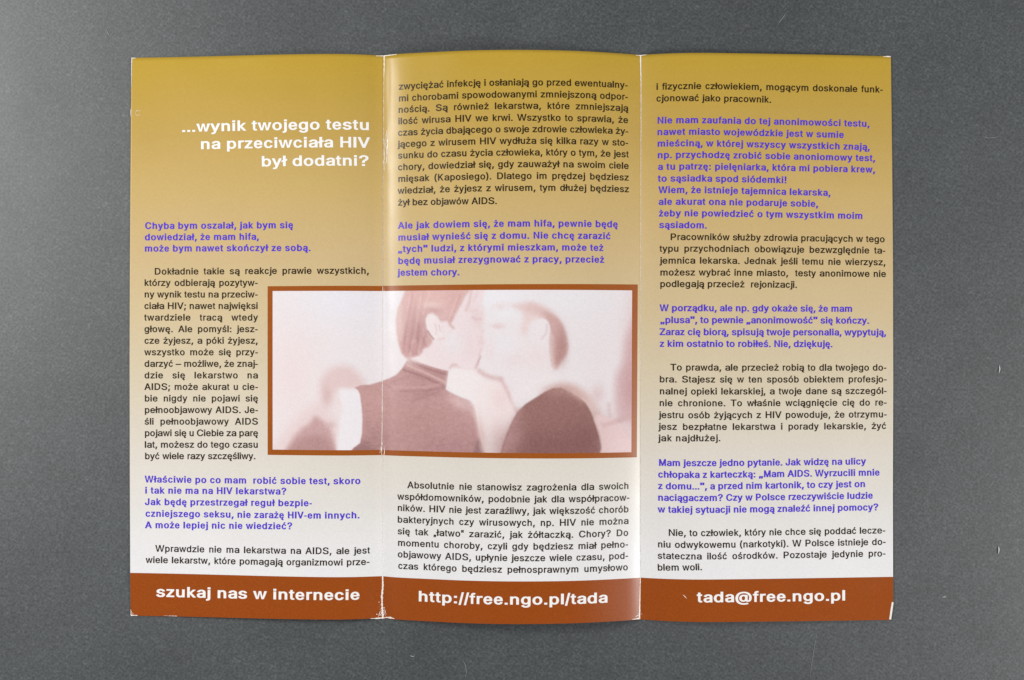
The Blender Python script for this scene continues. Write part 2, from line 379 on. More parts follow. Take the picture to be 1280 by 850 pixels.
# ------------------------------------------------------------------ lettering
GLYPHS = r'''a=225,-12 177,-7 133,7 107,22 76,51 54,89 43,135 45,181 55,216 67,236 90,259 109,272 141,286 176,296 251,309 338,320 368,328 384,341 387,352 387,372 382,401 371,425 353,443 329,457 299,464 263,465 229,460 201,449 165,423 151,404 141,385 58,410 72,440 89,465 110,487 147,511 187,528 244,539 293,540 348,531 381,519 402,507 422,492 439,473 453,450 465,423 473,373 474,0 389,0 389,73 383,73 354,35 323,11 280,-6|240,64 284,69 309,77 341,96 364,121 376,141 386,172 388,267 370,258 325,247 207,229 165,212 141,190 131,166 131,130 143,102 167,81 200,68
b=323,-12 278,-7 253,0 233,11 200,37 166,83 158,83 158,0 74,0 74,716 160,716 160,449 166,449 206,500 241,524 264,533 291,539 344,540 385,532 423,517 440,507 472,482 498,450 529,390 542,344 548,293 548,238 542,187 529,140 510,99 486,64 441,23 405,4 366,-8|310,66 341,69 369,78 393,92 423,123 438,149 450,179 457,212 462,267 460,303 450,352 438,382 423,407 394,438 369,452 341,461 310,464 279,461 251,453 227,439 197,409 182,384 170,355 160,304 158,267 160,228 171,177 182,147 198,122 227,91 252,77 279,69
c=292,-12 245,-8 203,4 164,23 147,35 116,64 79,120 62,163 51,211 48,264 56,342 69,388 90,429 116,465 147,494 183,517 223,532 268,540 317,540 354,534 399,518 438,494 471,462 496,423 509,389 426,368 408,407 390,428 374,441 333,459 292,464 243,457 204,436 174,404 152,363 143,332 137,299 137,229 143,196 152,165 174,125 204,93 229,77 258,68 301,66 341,73 381,93 410,125 428,165 511,144 498,110 480,79 458,52 431,30 400,12 367,-1 330,-9
d=275,-12 232,-8 193,4 174,12 157,23 125,48 99,81 68,140 55,187 49,238 49,293 55,344 68,390 87,431 126,482 157,507 175,517 212,532 275,541 320,537 356,524 383,506 404,486 431,449 437,449 437,716 523,716 523,0 440,0 440,83 431,83 397,37 365,11 344,0 319,-7|288,66 318,69 346,77 370,91 400,122 415,147 426,177 437,228 438,267 437,304 427,355 415,384 400,409 371,439 346,453 319,461 288,464 256,461 228,452 203,438 174,407 159,382 147,352 140,320 135,267 140,212 147,179 159,149 174,123 204,92 229,78 256,69
e=298,-12 249,-8 226,-3 184,12 147,35 115,64 101,81 69,140 56,186 49,236 51,315 61,364 78,408 100,446 128,479 144,493 180,516 221,532 265,540 303,540 332,537 374,526 413,507 449,480 479,443 502,396 513,360 521,296 522,238 137,238 144,179 155,149 171,124 190,103 213,86 238,74 267,67 299,65 329,67 365,78 395,96 418,123 430,148 513,128 503,101 489,77 471,55 438,27 397,6 367,-4 334,-10|434,311 428,349 413,391 389,424 358,448 319,462 289,464 244,459 218,448 195,433 167,403 148,366 140,311
f=321,534 321,460 9,460 9,534|113,0 113,607 119,649 128,673 142,693 159,710 190,730 226,741 251,745 291,744 319,740 341,733 320,659 279,667 240,662 217,647 207,632 201,612 199,0
g=291,-212 219,-205 161,-185 137,-171 106,-146 90,-127 71,-97 143,-57 165,-87 184,-105 208,-120 238,-131 276,-137 312,-136 350,-129 383,-115 409,-94 420,-81 433,-48 438,-8 438,96 431,96 409,65 390,45 355,22 332,14 305,8 253,8 194,20 142,48 100,91 69,147 51,216 49,296 55,346 77,413 99,450 126,482 176,517 213,532 276,541 321,537 346,529 367,519 392,500 433,449 440,449 440,534 524,534 524,-12 516,-76 510,-94 493,-126 470,-153 442,-175 409,-191 372,-203 333,-209|288,83 319,86 347,93 371,106 400,133 422,170 432,200 437,234 439,271 435,325 427,356 416,385 401,410 371,439 347,453 319,461 288,464 257,461 229,453 204,438 174,408 159,383 147,354 140,323 135,271 140,218 148,187 159,159 175,135 205,107 229,94 257,86
h=160,319 160,0 74,0 74,716 160,716 160,404 144,404 163,449 174,467 199,498 214,509 263,533 300,540 338,540 371,535 401,525 428,510 452,490 471,466 486,436 500,381 502,338 502,0 416,0 415,351 413,369 402,402 384,428 373,439 346,454 313,462 271,461 248,456 226,446 199,426 178,398 164,362
i=74,0 74,534 160,534 160,0|68,623 168,623 168,723 68,723
j=74,534 160,534 160,-58 156,-88 148,-115 137,-138 121,-159 102,-175 79,-188 38,-199 -14,-201 -14,-122 15,-121 43,-113 62,-94 72,-65|68,623 168,623 168,723 68,723
k=155,192 155,298 170,298 400,534 507,534 259,280 249,280|74,0 74,716 160,716 160,0|414,0 208,261 269,322 523,0
l=64,0 156,0 156,716 64,716
m=74,0 74,534 158,534 158,415 151,415 172,466 186,487 212,511 253,533 286,542 308,543 345,539 362,534 377,527 404,507 434,466 451,414 439,414 448,440 459,462 483,492 513,515 548,532 573,539 614,543 644,541 673,534 699,523 734,498 752,475 767,448 781,398 783,359 783,0 697,0 697,357 694,392 683,420 665,440 629,459 589,465 555,461 518,444 491,417 475,380 472,348 472,0 386,0 386,365 382,393 372,417 346,446 309,462 280,465 240,458 204,439 177,407 164,374 160,335 160,0
n=160,319 160,0 74,0 74,534 157,534 158,404 144,404 163,449 174,467 199,498 230,519 263,533 300,540 338,540 386,531 428,510 462,479 486,436 500,381 502,338 502,0 416,0 415,351 413,369 402,402 384,428 373,439 346,454 313,462 271,461 248,456 226,446 199,426 178,398 164,362
o=292,-12 245,-8 203,4 164,23 147,35 116,64 79,120 62,163 51,211 48,264 51,317 62,366 79,409 116,465 130,480 164,506 203,525 245,537 292,541 338,537 381,525 420,506 454,480 469,465 505,409 522,366 533,317 536,264 533,211 522,163 505,120 469,64 454,49 420,23 381,4 338,-8|292,65 325,68 355,77 380,93 401,113 419,137 437,180 447,229 449,264 445,315 437,348 419,391 401,416 380,436 355,452 325,461 292,464 258,461 229,452 204,436 183,416 166,392 147,348 140,316 135,264 140,212 147,180 166,137 183,113 204,93 229,77 258,68
p=74,-201 74,534 158,534 158,449 166,449 193,486 214,506 241,524 264,533 306,540 344,540 385,532 423,517 440,507 472,482 510,431 536,368 548,293 548,238 542,187 520,119 486,64 457,35 423,12 386,-3 345,-11 307,-11 265,-4 243,5 215,23 194,44 166,83 160,83 160,-201|310,66 341,69 369,78 393,92 423,123 438,149 450,179 457,212 462,267 460,303 450,352 438,382 423,407 394,438 369,452 341,461 310,464 279,461 251,453 227,439 197,409 182,384 170,355 160,304 158,267 160,228 171,177 182,147 198,122 227,91 252,77 279,69
r=74,0 74,534 157,534 157,451 162,451 183,488 203,508 227,524 269,539 300,541 342,540 342,453 323,456 279,458 234,447 197,424 177,399 168,379 160,346 160,0
s=256,-12 221,-10 172,0 144,11 119,25 87,53 70,76 58,103 50,133 132,150 148,111 165,92 198,73 239,64 290,67 319,74 344,88 369,114 376,134 375,162 363,184 350,197 311,215 187,245 147,261 115,281 102,293 82,319 70,350 66,385 72,429 84,454 111,488 147,514 177,527 227,539 263,541 298,539 329,533 357,524 392,504 412,487 428,467 447,433 456,408 377,390 357,427 341,444 321,457 280,467 233,465 195,452 167,430 154,401 153,380 158,363 174,342 202,326 227,317 346,288 403,263 431,241 450,215 462,185 466,150 463,120 454,92 439,66 408,34 365,9 332,-2 296,-9
t=287,534 287,460 9,460 9,534|91,663 177,663 179,116 184,99 191,86 211,74 240,70 284,75 300,2 295,1 237,-6 215,-5 175,3 143,19 129,30 108,57 101,73 95,91 91,131
u=256,-7 222,-5 190,3 148,23 125,43 106,68 84,115 77,153 74,195 74,534 160,534 160,203 164,164 174,132 193,105 217,86 247,74 294,71 340,82 369,100 385,116 399,136 412,172 416,215 416,534 502,534 502,0 419,0 419,129 432,129 423,106 402,66 376,35 362,24 330,7 295,-4
v=229,0 24,534 119,534 274,100 429,534 523,534 318,0
w=194,0 32,534 122,534 240,110 354,534 445,534 559,110 675,534 766,534 604,0 515,0 399,410 283,0
y=67,-195 86,-121 117,-126 139,-126 159,-121 178,-109 194,-90 203,-72 229,-2 24,534 119,534 232,218 289,29 258,29 315,218 429,534 523,534 287,-82 263,-131 232,-167 215,-181 186,-195 164,-201 129,-204 96,-202
z=59,0 59,64 357,452 67,454 67,534 468,534 468,465 177,82 476,79 476,0
ą=225,-12 177,-7 133,7 107,22 76,51 54,89 43,135 45,181 55,216 67,236 90,259 109,272 141,286 176,296 251,309 338,320 368,328 384,341 387,352 387,372 382,401 371,425 353,443 329,457 299,464 263,465 229,460 201,449 165,423 151,404 141,385 58,410 72,440 89,465 110,487 147,511 187,528 244,539 293,540 348,531 381,519 402,507 422,492 439,473 453,450 465,423 473,373 474,0 389,0 389,73 383,73 354,35 323,11 280,-6|240,64 284,69 309,77 341,96 364,121 376,141 386,172 388,267 370,258 325,247 207,229 165,212 141,190 131,166 131,130 143,102 167,81 200,68|418,-204 376,-198 340,-180 322,-162 311,-139 308,-126 310,-89 322,-58 345,-29 389,8 474,0 417,-45 400,-68 394,-86 394,-101 404,-122 416,-130 434,-132 454,-129 477,-121 502,-183 460,-199
ć=292,-12 245,-8 203,4 164,23 147,35 116,64 79,120 62,163 51,211 48,264 56,342 69,388 90,429 116,465 147,494 183,517 223,532 268,540 317,540 354,534 399,518 438,494 471,462 496,423 509,389 426,368 408,407 390,428 374,441 333,459 292,464 243,457 204,436 174,404 152,363 143,332 137,299 137,229 143,196 152,165 174,125 204,93 229,77 258,68 301,66 341,73 381,93 410,125 428,165 511,144 498,110 480,79 458,52 431,30 400,12 367,-1 330,-9|254,603 321,744 417,744 325,603
ę=298,-12 249,-8 226,-3 184,12 147,35 115,64 101,81 69,140 56,186 49,236 51,315 61,364 78,408 100,446 128,479 144,493 180,516 221,532 265,540 303,540 332,537 374,526 413,507 449,480 479,443 502,396 513,360 521,296 522,238 137,238 144,179 155,149 171,124 190,103 213,86 238,74 267,67 299,65 329,67 365,78 395,96 418,123 430,148 513,128 503,101 489,77 471,55 438,27 397,6 367,-4 334,-10|434,311 428,349 413,391 389,424 358,448 319,462 289,464 244,459 218,448 195,433 167,403 148,366 140,311|421,-208 391,-206 364,-198 331,-176 317,-156 312,-143 309,-104 316,-75 329,-47 378,24 513,128 487,65 441,-6 401,-70 396,-92 398,-114 409,-129 429,-136 452,-135 479,-124 504,-187 462,-204
ł=64,0 156,0 156,716 64,716|-20,290 -20,376 240,486 240,400
ń=160,319 160,0 74,0 74,534 157,534 158,404 144,404 163,449 174,467 199,498 230,519 263,533 300,540 338,540 386,531 428,510 462,479 486,436 500,381 502,338 502,0 416,0 415,351 413,369 402,402 384,428 373,439 346,454 313,462 271,461 248,456 226,446 199,426 178,398 164,362|250,603 317,744 414,744 321,603
ó=292,-12 245,-8 203,4 164,23 147,35 116,64 79,120 62,163 51,211 48,264 51,317 62,366 79,409 116,465 130,480 164,506 203,525 245,537 292,541 338,537 381,525 420,506 454,480 469,465 505,409 522,366 533,317 536,264 533,211 522,163 505,120 469,64 454,49 420,23 381,4 338,-8|292,65 325,68 355,77 380,93 401,113 419,137 437,180 447,229 449,264 445,315 437,348 419,391 401,416 380,436 355,452 325,461 292,464 258,461 229,452 204,436 183,416 166,392 147,348 140,316 135,264 140,212 147,180 166,137 183,113 204,93 229,77 258,68|254,603 321,744 417,744 325,603
ś=256,-12 221,-10 172,0 144,11 119,25 87,53 70,76 58,103 50,133 132,150 148,111 165,92 198,73 239,64 290,67 319,74 344,88 369,114 376,134 375,162 363,184 350,197 311,215 187,245 147,261 115,281 102,293 82,319 70,350 66,385 72,429 84,454 111,488 147,514 177,527 227,539 263,541 298,539 329,533 357,524 392,504 412,487 428,467 447,433 456,408 377,390 357,427 341,444 321,457 280,467 233,465 195,452 167,430 154,401 153,380 158,363 174,342 202,326 227,317 346,288 403,263 431,241 450,215 462,185 466,150 463,120 454,92 439,66 408,34 365,9 332,-2 296,-9|224,603 292,744 388,744 295,603
ź=59,0 59,64 357,452 67,454 67,534 468,534 468,465 177,82 476,79 476,0|225,603 292,744 389,744 296,603
ż=59,0 59,64 357,452 67,454 67,534 468,534 468,465 177,82 476,79 476,0|213,623 313,623 313,723 213,723
A=23,0 283,716 389,716 651,0 556,0 371,523 327,673 345,673 299,522 120,0|155,200 155,280 520,280 520,200
B=85,0 85,716 339,716 386,713 445,698 478,681 505,660 536,622 554,576 560,526 556,484 544,450 518,416 483,391 443,375 443,369 466,365 488,357 511,345 532,329 558,298 578,258 587,210 585,157 570,109 543,67 517,44 485,25 446,11 400,3 347,0|175,80 371,81 395,84 435,94 464,112 475,123 491,148 499,177 500,192 495,227 482,259 460,286 430,307 406,317 364,324 175,325|175,401 335,401 384,408 415,422 441,442 460,469 468,489 473,523 464,567 440,603 414,621 380,632 360,634 175,635
C=376,-10 317,-5 262,10 211,35 188,51 147,89 129,111 98,162 75,220 61,285 57,357 61,429 75,495 98,553 129,604 167,646 211,680 262,705 317,720 376,725 446,718 510,697 552,673 578,652 601,629 630,589 652,542 665,490 574,490 564,525 548,555 527,581 503,602 474,619 444,632 410,639 376,641 314,633 276,618 241,596 226,583 198,550 167,490 149,415 146,357 149,300 153,273 167,225 199,165 212,148 242,119 295,89 355,75 410,77 444,84 474,96 519,127 541,152 554,171 568,202 574,226 665,226 652,174 630,128 601,87 566,53 525,26 479,6 429,-6
D=308,0 135,0 135,80 302,80 357,84 405,95 427,103 466,126 482,139 511,171 533,210 554,278 561,359 558,414 542,486 523,527 498,562 484,577 450,602 409,621 363,632 311,635 131,635 131,716 317,716 383,711 414,705 470,686 496,673 541,640 579,599 596,576 622,523 639,462 645,430 649,359 645,288 632,224 609,167 579,117 560,96 540,76 493,43 439,19 377,5|175,716 175,0 85,0 85,716
H=85,0 85,716 175,716 175,406 552,406 552,716 643,716 643,0 552,0 552,326 175,326 175,0
I=96,0 192,0 192,716 96,716
J=260,-10 201,-3 174,4 127,29 106,46 88,66 73,88 61,114 48,172 47,205 47,243 137,243 141,164 146,147 161,117 171,104 196,85 226,74 260,70 294,74 310,79 337,94 359,117 367,131 379,164 382,205 382,716 473,716 473,205 466,141 458,114 447,88 432,66 393,29 370,15 319,-3
K=147,205 147,304 245,427 298,484 511,716 631,716 325,388 320,389|85,0 85,716 175,716 175,470 175,0|523,0 264,365 321,435 631,0
M=85,0 85,716 213,716 390,263 452,69 432,69 481,223 670,716 799,716 799,0 709,0 712,581 713,643 721,643 657,453 481,0 402,0 240,409 158,643 167,643 169,585 171,0
N=85,0 85,716 185,716 561,150 561,716 652,716 652,0 552,0 176,570 176,0
P=85,0 85,716 358,715 428,702 468,686 515,650 539,621 556,587 568,550 574,510 574,468 568,428 548,373 515,327 468,292 449,282 406,269 331,261 154,261 154,341 345,342 392,350 418,360 448,383 468,413 481,449 484,503 477,542 468,565 456,585 429,610 392,627 362,634 175,636 175,0
S=315,-12 265,-10 220,-1 179,13 128,44 101,70 72,117 59,153 54,192 147,192 151,166 160,143 174,123 191,107 211,93 234,83 286,71 346,71 402,85 426,97 447,111 463,129 476,149 485,184 484,217 473,244 453,265 426,283 394,297 230,345 180,366 138,392 121,407 107,423 85,459 74,501 74,544 87,598 105,630 144,670 176,691 232,714 274,722 343,724 386,719 426,708 478,681 519,645 540,616 559,567 564,532 474,532 472,549 459,579 439,605 425,615 394,632 338,644 287,643 235,630 214,619 196,605 181,588 170,570 162,539 164,505 172,486 192,462 209,449 238,433 438,371 483,348 515,326 541,299 561,266 570,240 574,195 567,139 544,89 520,60 473,25 435,7 367,-9
T=45,635 45,716 586,716 586,635 361,635 361,0 271,0 271,635
V=287,0 23,716 119,716 303,193 349,43 330,43 407,290 555,716 651,716 391,0
W=218,0 23,716 116,716 270,110 431,716 534,716 695,110 849,716 942,716 746,0 641,0 482,560 324,0
Z=59,0 59,65 431,606 479,669 489,639 401,636 57,635 57,716 558,716 558,649 188,113 137,47 127,76 214,79 562,80 562,0
.=84,-6 184,-6 184,94 84,94
,=53,-168 95,100 193,100 119,-168
;=53,-168 95,100 193,100 119,-168|96,381 196,381 196,481 96,481
:=84,-6 184,-6 184,94 84,94|84,381 184,381 184,481 84,481
?=186,213 187,263 192,296 199,323 215,354 244,386 323,442 347,470 359,491 366,514 368,540 366,561 357,590 341,613 310,636 271,648 230,648 193,637 161,614 139,580 129,532 38,532 47,589 60,621 79,650 102,674 129,694 161,709 194,719 231,725 270,725 308,719 342,709 373,693 399,672 421,648 438,620 453,572 455,518 444,467 430,438 400,399 373,377 315,337 292,311 281,289 276,271 272,213|180,-6 280,-6 280,94 180,94
!=95,226 89,716 186,716 180,226|88,-6 188,-6 188,94 88,94
-=474,344 474,264 160,264 160,344
–=492,344 492,264 0,264 0,344
(=125,291 129,371 141,455 185,620 215,695 248,758 332,758 268,602 227,441 214,339 214,248 225,161 249,71 265,23 332,-135 248,-135 195,-30 157,77 133,184
)=52,-135 121,25 143,96 163,185 171,291 168,363 157,441 116,602 52,758 136,758 180,671 199,620 224,540 248,427 257,344 259,291 251,183 237,111 216,39 173,-66 136,-135
„=60,-150 84,-6 74,-6 74,96 168,96 168,-6 112,-150|236,-150 260,-6 250,-6 250,96 344,96 344,-6 288,-150
”=62,470 54,716 146,716 138,470|238,470 230,716 322,716 314,470
/=330,749 100,-108 20,-108 251,749
@=500,-190 400,-183 340,-170 285,-150 235,-124 192,-92 154,-54 122,-11 96,38 77,93 64,153 57,218 57,286 64,349 77,408 109,487 138,533 173,574 213,609 258,638 309,661 365,678 426,688 491,692 554,688 612,677 664,660 712,636 754,607 791,573 822,535 848,493 876,425 891,352 894,303 888,200 875,136 851,81 825,49 790,26 760,18 727,15 689,19 661,26 635,39 613,56 603,71 595,96 591,96 581,76 557,50 535,34 508,24 477,18 439,19 384,32 367,40 339,61 315,87 295,118 280,154 271,193 266,235 266,278 277,337 300,389 334,431 377,462 427,479 464,483 493,481 519,475 541,466 568,448 585,430 590,430 590,471 666,471 668,136 682,104 702,88 729,83 760,89 783,107 794,125 803,149 810,179 817,303 815,344 808,384 797,423 781,460 749,510 721,540 689,565 653,587 612,604 566,615 515,621 461,621 410,616 363,604 320,588 281,566 246,539 216,507 190,470 170,428 148,358 140,306 138,221 143,167 154,116 180,49 203,11 231,-23 283,-65 324,-86 369,-103 419,-114 503,-120 554,-117 645,-97 688,-83 709,-150 653,-169 578,-184|463,91 492,93 517,100 538,110 563,133 575,154 584,179 592,225 593,260 587,325 579,350 561,378 545,391 526,401 492,409 465,410 440,408 418,401 398,390 373,366 360,347 350,324 344,300 340,260 341,231 349,190 362,152 376,132 392,115 412,102 436,94'''
ADV_REG = dict(zip('abcdefghijklmnoprstuvwyz', [556, 556, 500, 556, 556, 278, 556, 556, 222, 222, 500, 222, 833, 556, 556, 556, 333, 500, 278, 556, 500, 722, 500, 500]))
ADV_BOLD = dict(zip('abcdefghijklmnoprstuvwyz', [556, 611, 556, 611, 556, 333, 611, 611, 278, 278, 556, 278, 889, 611, 611, 611, 389, 556, 333, 611, 556, 778, 556, 500]))
CAPS = dict(zip('ABCDHIJKMNPSTVWZ', [667, 667, 722, 722, 722, 278, 500, 667, 833, 722, 667, 667, 611, 667, 944, 611]))
CAPS_B = dict(zip('ABCDHIJKMNPSTVWZ', [722, 722, 722, 722, 722, 278, 556, 722, 833, 722, 667, 667, 611, 667, 944, 611]))
PUNCT = {'.': 278, ',': 278, ';': 278, ':': 278, '?': 556, '!': 278, '-': 333, '–': 556, '(': 333, ')': 333, '„': 333, '”': 333, '/': 278, '@': 1015}
PUNCT_B = {'.': 278, ',': 278, ';': 333, ':': 333, '?': 611, '!': 333, '-': 333, '–': 556, '(': 333, ')': 333, '„': 500, '”': 500, '/': 278, '@': 975}
STRIP = dict(zip('ąćęłńóśźż', 'acelnoszz'))
SB = {}                                            # side bearings left, right
for k in 'hnmu': SB[k] = (66, 66)
for k in 'HNMBDPK': SB[k] = (76, 60)
for k in 'bp': SB[k] = (58, 36)
for k in 'dg': SB[k] = (36, 58)
for k in 'ceoSC': SB[k] = (38, 38)
for k in 'vwykzVWATZ': SB[k] = (14, 14)
SB.update({'k': (64, 6), 'a': (38, 28), 's': (32, 32), 'r': (68, 4), 't': (16, 16), 'f': (14, -4), 'J': (20, 60), 'I': (92, 92),
           'i': (66, 66), 'l': (66, 66), 'j': (-40, 64), '.': (88, 88), ',': (70, 88), ';': (80, 88), ':': (88, 88), '?': (50, 50),
           '!': (90, 90), '-': (40, 40), '–': (0, 0), '(': (60, 30), ')': (30, 60), '„': (36, 36), '”': (36, 36), '/': (0, 0), '@': (40, 40), 'z': (28, 28)})
OUTLINE = {}
for line in GLYPHS.strip('\n').split('\n'):
    OUTLINE[line[0]] = [[tuple(map(int, p.split(','))) for p in c.split(' ')] for c in line[2:].split('|')]


def advance(ch, bold):
    if ch == ' ':
        return 278
    b = STRIP.get(ch, ch)
    for t in ((ADV_BOLD, CAPS_B, PUNCT_B) if bold else (ADV_REG, CAPS, PUNCT)):
        if b in t:
            return t[b]
    return 556


def area2(c):
    return sum(a[0] * b[1] - b[0] * a[1] for a, b in zip(c, c[1:] + c[:1]))


def inside(pt, c):
    r = False
    for a, b in zip(c, c[1:] + c[:1]):
        if (a[1] > pt[1]) != (b[1] > pt[1]) and pt[0] < (b[0] - a[0]) * (pt[1] - a[1]) / (b[1] - a[1]) + a[0]:
            r = not r
    return r


CACHE = {}


def grown(c, gx, gy):
    """Outline moved outwards (to the right of its direction) by gx across and gy up, with limited mitres."""
    P = np.array(c, float)
    e = np.roll(P, -1, 0) - P
    L = np.hypot(e[:, 0], e[:, 1])[:, None] + 1e-9
    n = np.stack([e[:, 1], -e[:, 0]], -1) / L
    m = n + np.roll(n, 1, 0)
    k = 1 + (n * np.roll(n, 1, 0)).sum(1)
    m = m / np.maximum(k, 0.55)[:, None]
    return [(x + gx * a, y + gy * b) for (x, y), (a, b) in zip(c, m)]


def glyph(ch, bold, grow):
    """Triangulated letter in thousandths of an em: vertices (x, y) and faces."""
    key = (ch, bold, grow)
    if key in CACHE:
        return CACHE[key]
    gy = grow * (0.55 if bold else 0.8)
    cs = OUTLINE[ch]
    base = STRIP.get(ch, ch)
    ref = OUTLINE[base] if base in OUTLINE else cs
    xs = [p[0] for c in ref for p in c]
    x0, x1 = min(xs), max(xs)
    adv = advance(ch, bold)
    l, r = SB.get(base, (40, 40))
    sx = (adv - l - r - 2 * grow) / (x1 - x0)
    if base in 'ilI.,:;!j':
        sx = 1.0
        l = (adv - (x1 - x0)) / 2 - grow if base != 'j' else -10
    ky = (716 - 2 * gy) / 716
    if ch.islower():
        ky *= 0.985
    dy = -45 if ch in '-–' else 0
    mapped = [[((x - x0) * sx + l + grow, (y + dy) * ky + gy) for x, y in c] for c in cs]
    # outer outlines with the holes that lie in them; each outer is filled by itself
    big = mapped[int(np.argmax([abs(area2(c)) for c in mapped]))]
    sgn = 1 if area2(big) > 0 else -1
    outs = [c for c in mapped if area2(c) * sgn > 0]
    holes = [c for c in mapped if area2(c) * sgn <= 0]
    if ch in '”„–-ł/.:;,!?ijż':
        outs, holes = mapped, []
    outs = [c if area2(c) > 0 else c[::-1] for c in outs]
    holes = [c if area2(c) < 0 else c[::-1] for c in holes]
    # triangulate all outlines together and keep what they wind round, so overlaps merge cleanly
    loops = [grown(c, grow, gy) for c in outs + holes]
    vs, es = [], []
    for c in loops:
        b0 = len(vs)
        vs += [Vector(p) for p in c]
        es += [(b0 + k, b0 + (k + 1) % len(c)) for k in range(len(c))]
    ov, _, of, *_ = delaunay_2d_cdt(vs, es, [], 0, 0.05)
    V = [(p.x, p.y) for p in ov]
    F = []
    for f in of:
        cx, cy = sum(V[q][0] for q in f) / 3, sum(V[q][1] for q in f) / 3
        wn = 0
        for c in loops:
            for p, q in zip(c, c[1:] + c[:1]):
                side = (q[0] - p[0]) * (cy - p[1]) - (cx - p[0]) * (q[1] - p[1])
                if p[1] <= cy < q[1] and side > 0:
                    wn += 1
                elif q[1] <= cy < p[1] and side < 0:
                    wn -= 1
        if wn > 0:
            a2 = area2([V[q] for q in f])
            F.append(list(f) if a2 > 0 else list(f)[::-1])
    CACHE[key] = (np.array(V), F)
    return CACHE[key]


def set_lines(lines, bold, grow, size, stretch=1.0, justify=True):
    """Verts and faces of text lines (text, x0, y0, x1, y1 of the baseline as read from the photo)."""
    V, F = [], []
    nv = 0
    for text, x0, y0, x1, y1, *fl in lines:
        A = np.array(px_world(x0, y0))
        B = np.array(px_world(x1, y1))
        d = B - A
        Ln = float(np.hypot(*d))
        em = size * S * 0.988 / 1000
        n = len(text)
        gsp = text.count(' ')
        nat = sum(advance(c, bold) for c in text) * em * stretch
        just = justify and gsp > 0 and not (fl and fl[0])
        track, space, sx = 0.0, 0.0, stretch
        gap = Ln - nat
        if just:
            track = min(gap * 0.3 / (n - 1), 0.03 * size * S) if gap > 0 else gap * 0.6 / (n - 1)
            space = (gap - track * (n - 1)) / gsp
        else:
            track = gap / max(n - 1, 1)
        u = d / Ln
        pen = 0.0
        for c in text:
            if c == ' ':
                pen += advance(c, bold) * em * sx + space + track
                continue
            gv, gf = glyph(c, bold, grow)
            along = pen + gv[:, 0] * em * sx
            up = gv[:, 1] * em
            X = A[0] + along * u[0] - up * u[1]
            Y = A[1] + along * u[1] + up * u[0]
            Z = surf(X, Y, 5.0e-5)
            V.append(np.stack([X, Y, Z], -1))
            F += [[q + nv for q in f] for f in gf]
            nv += len(gv)
            pen += advance(c, bold) * em * sx + track
    return np.vstack(V), F


def block(name, panel, lines, style, label=None):
    kw, mat = style
    v, f = set_lines(lines, **kw)
    return mesh_obj(name, v, f, mat, PANEL[panel], label=label)


BODY = (dict(bold=False, grow=24, size=11.95, stretch=1.06), M_BODY)
QUEST = (dict(bold=True, grow=37, size=12.1, justify=False), M_QUEST)
HEAD = (dict(bold=True, grow=33, size=18.7, stretch=1.23, justify=False), M_WHITE)


def col(texts, x0, x1, y0, y1):
    n = len(texts)
    return [(t, x0[0] + (x0[1] - x0[0]) * k / max(n - 1, 1), y0 + (y1 - y0) * k / max(n - 1, 1),
             x1[0] + (x1[1] - x1[0]) * k / max(n - 1, 1), y0 + (y1 - y0) * k / max(n - 1, 1)) for k, t in enumerate(texts)]


block('heading', 0, [
    ('...wynik twojego testu', 226.6, 165.0, 462.7, 162.8),
    ('na przeciwciała HIV', 249.9, 186.6, 462.7, 185.0),
    ('był dodatni?', 326, 208.2, 462, 207.6)], HEAD, 'white bold heading in wide letters')
block('question', 0, [
    ('Chyba bym oszalał, jak bym się', 181, 286.3, 366.6, 285.4),
    ('dowiedział, że mam hifa,', 180.7, 300.5, 324, 299.8),
    ('może bym nawet skończył ze sobą.', 180.4, 314.6, 388.6, 313.8)], QUEST)
block('paragraph', 0, [('Dokładnie takie są reakcje prawie wszystkich,', 192.6, 343.4, 461.7, 342.6)] + col([
    'którzy odbierają pozytyw-', 'ny wynik testu na przeciw-', 'ciała HIV; nawet najwięksi', 'twardziele tracą wtedy',
    'głowę. Ale pomyśl: jesz-', 'cze żyjesz, a póki żyjesz,', 'wszystko może się przy-', 'darzyć – możliwe, że znaj-',
    'dzie się lekarstwo na', 'AIDS; może akurat u cie-', 'bie nigdy nie pojawi się', 'pełnoobjawowy AIDS. Je-',
    'śli pełnoobjawowy AIDS', 'pojawi się u Ciebie za parę', 'lat, możesz do tego czasu'], (180, 180.5), (322.5, 323), 357.5, 559.8)
    + [('być wiele razy szczęśliwy.', 180.7, 574.1, 320, 574.1, 1)], BODY)
block('question', 0, [
    ('Właściwie po co mam  robić sobie test, skoro', 180.8, 603.1, 451, 605),
    ('i tak nie ma na HIV lekarstwa?', 181, 617, 358.4, 618.3),
    ('Jak będę przestrzegał reguł bezpie-', 181, 631.4, 390.3, 632.9),
    ('czniejszego seksu, nie zarażę HIV-em innych.', 181.6, 645.9, 449.9, 647.8),
    ('A może lepiej nic nie wiedzieć?', 181.3, 660.3, 365.8, 661.7)], QUEST)
block('paragraph', 0, [
    ('Wprawdzie nie ma lekarstwa na AIDS, ale jest', 194, 689.6, 462.6, 691.8),
    ('wiele lekarstw, które pomagają organizmowi prze-', 182, 703.7, 462.3, 706)], BODY)

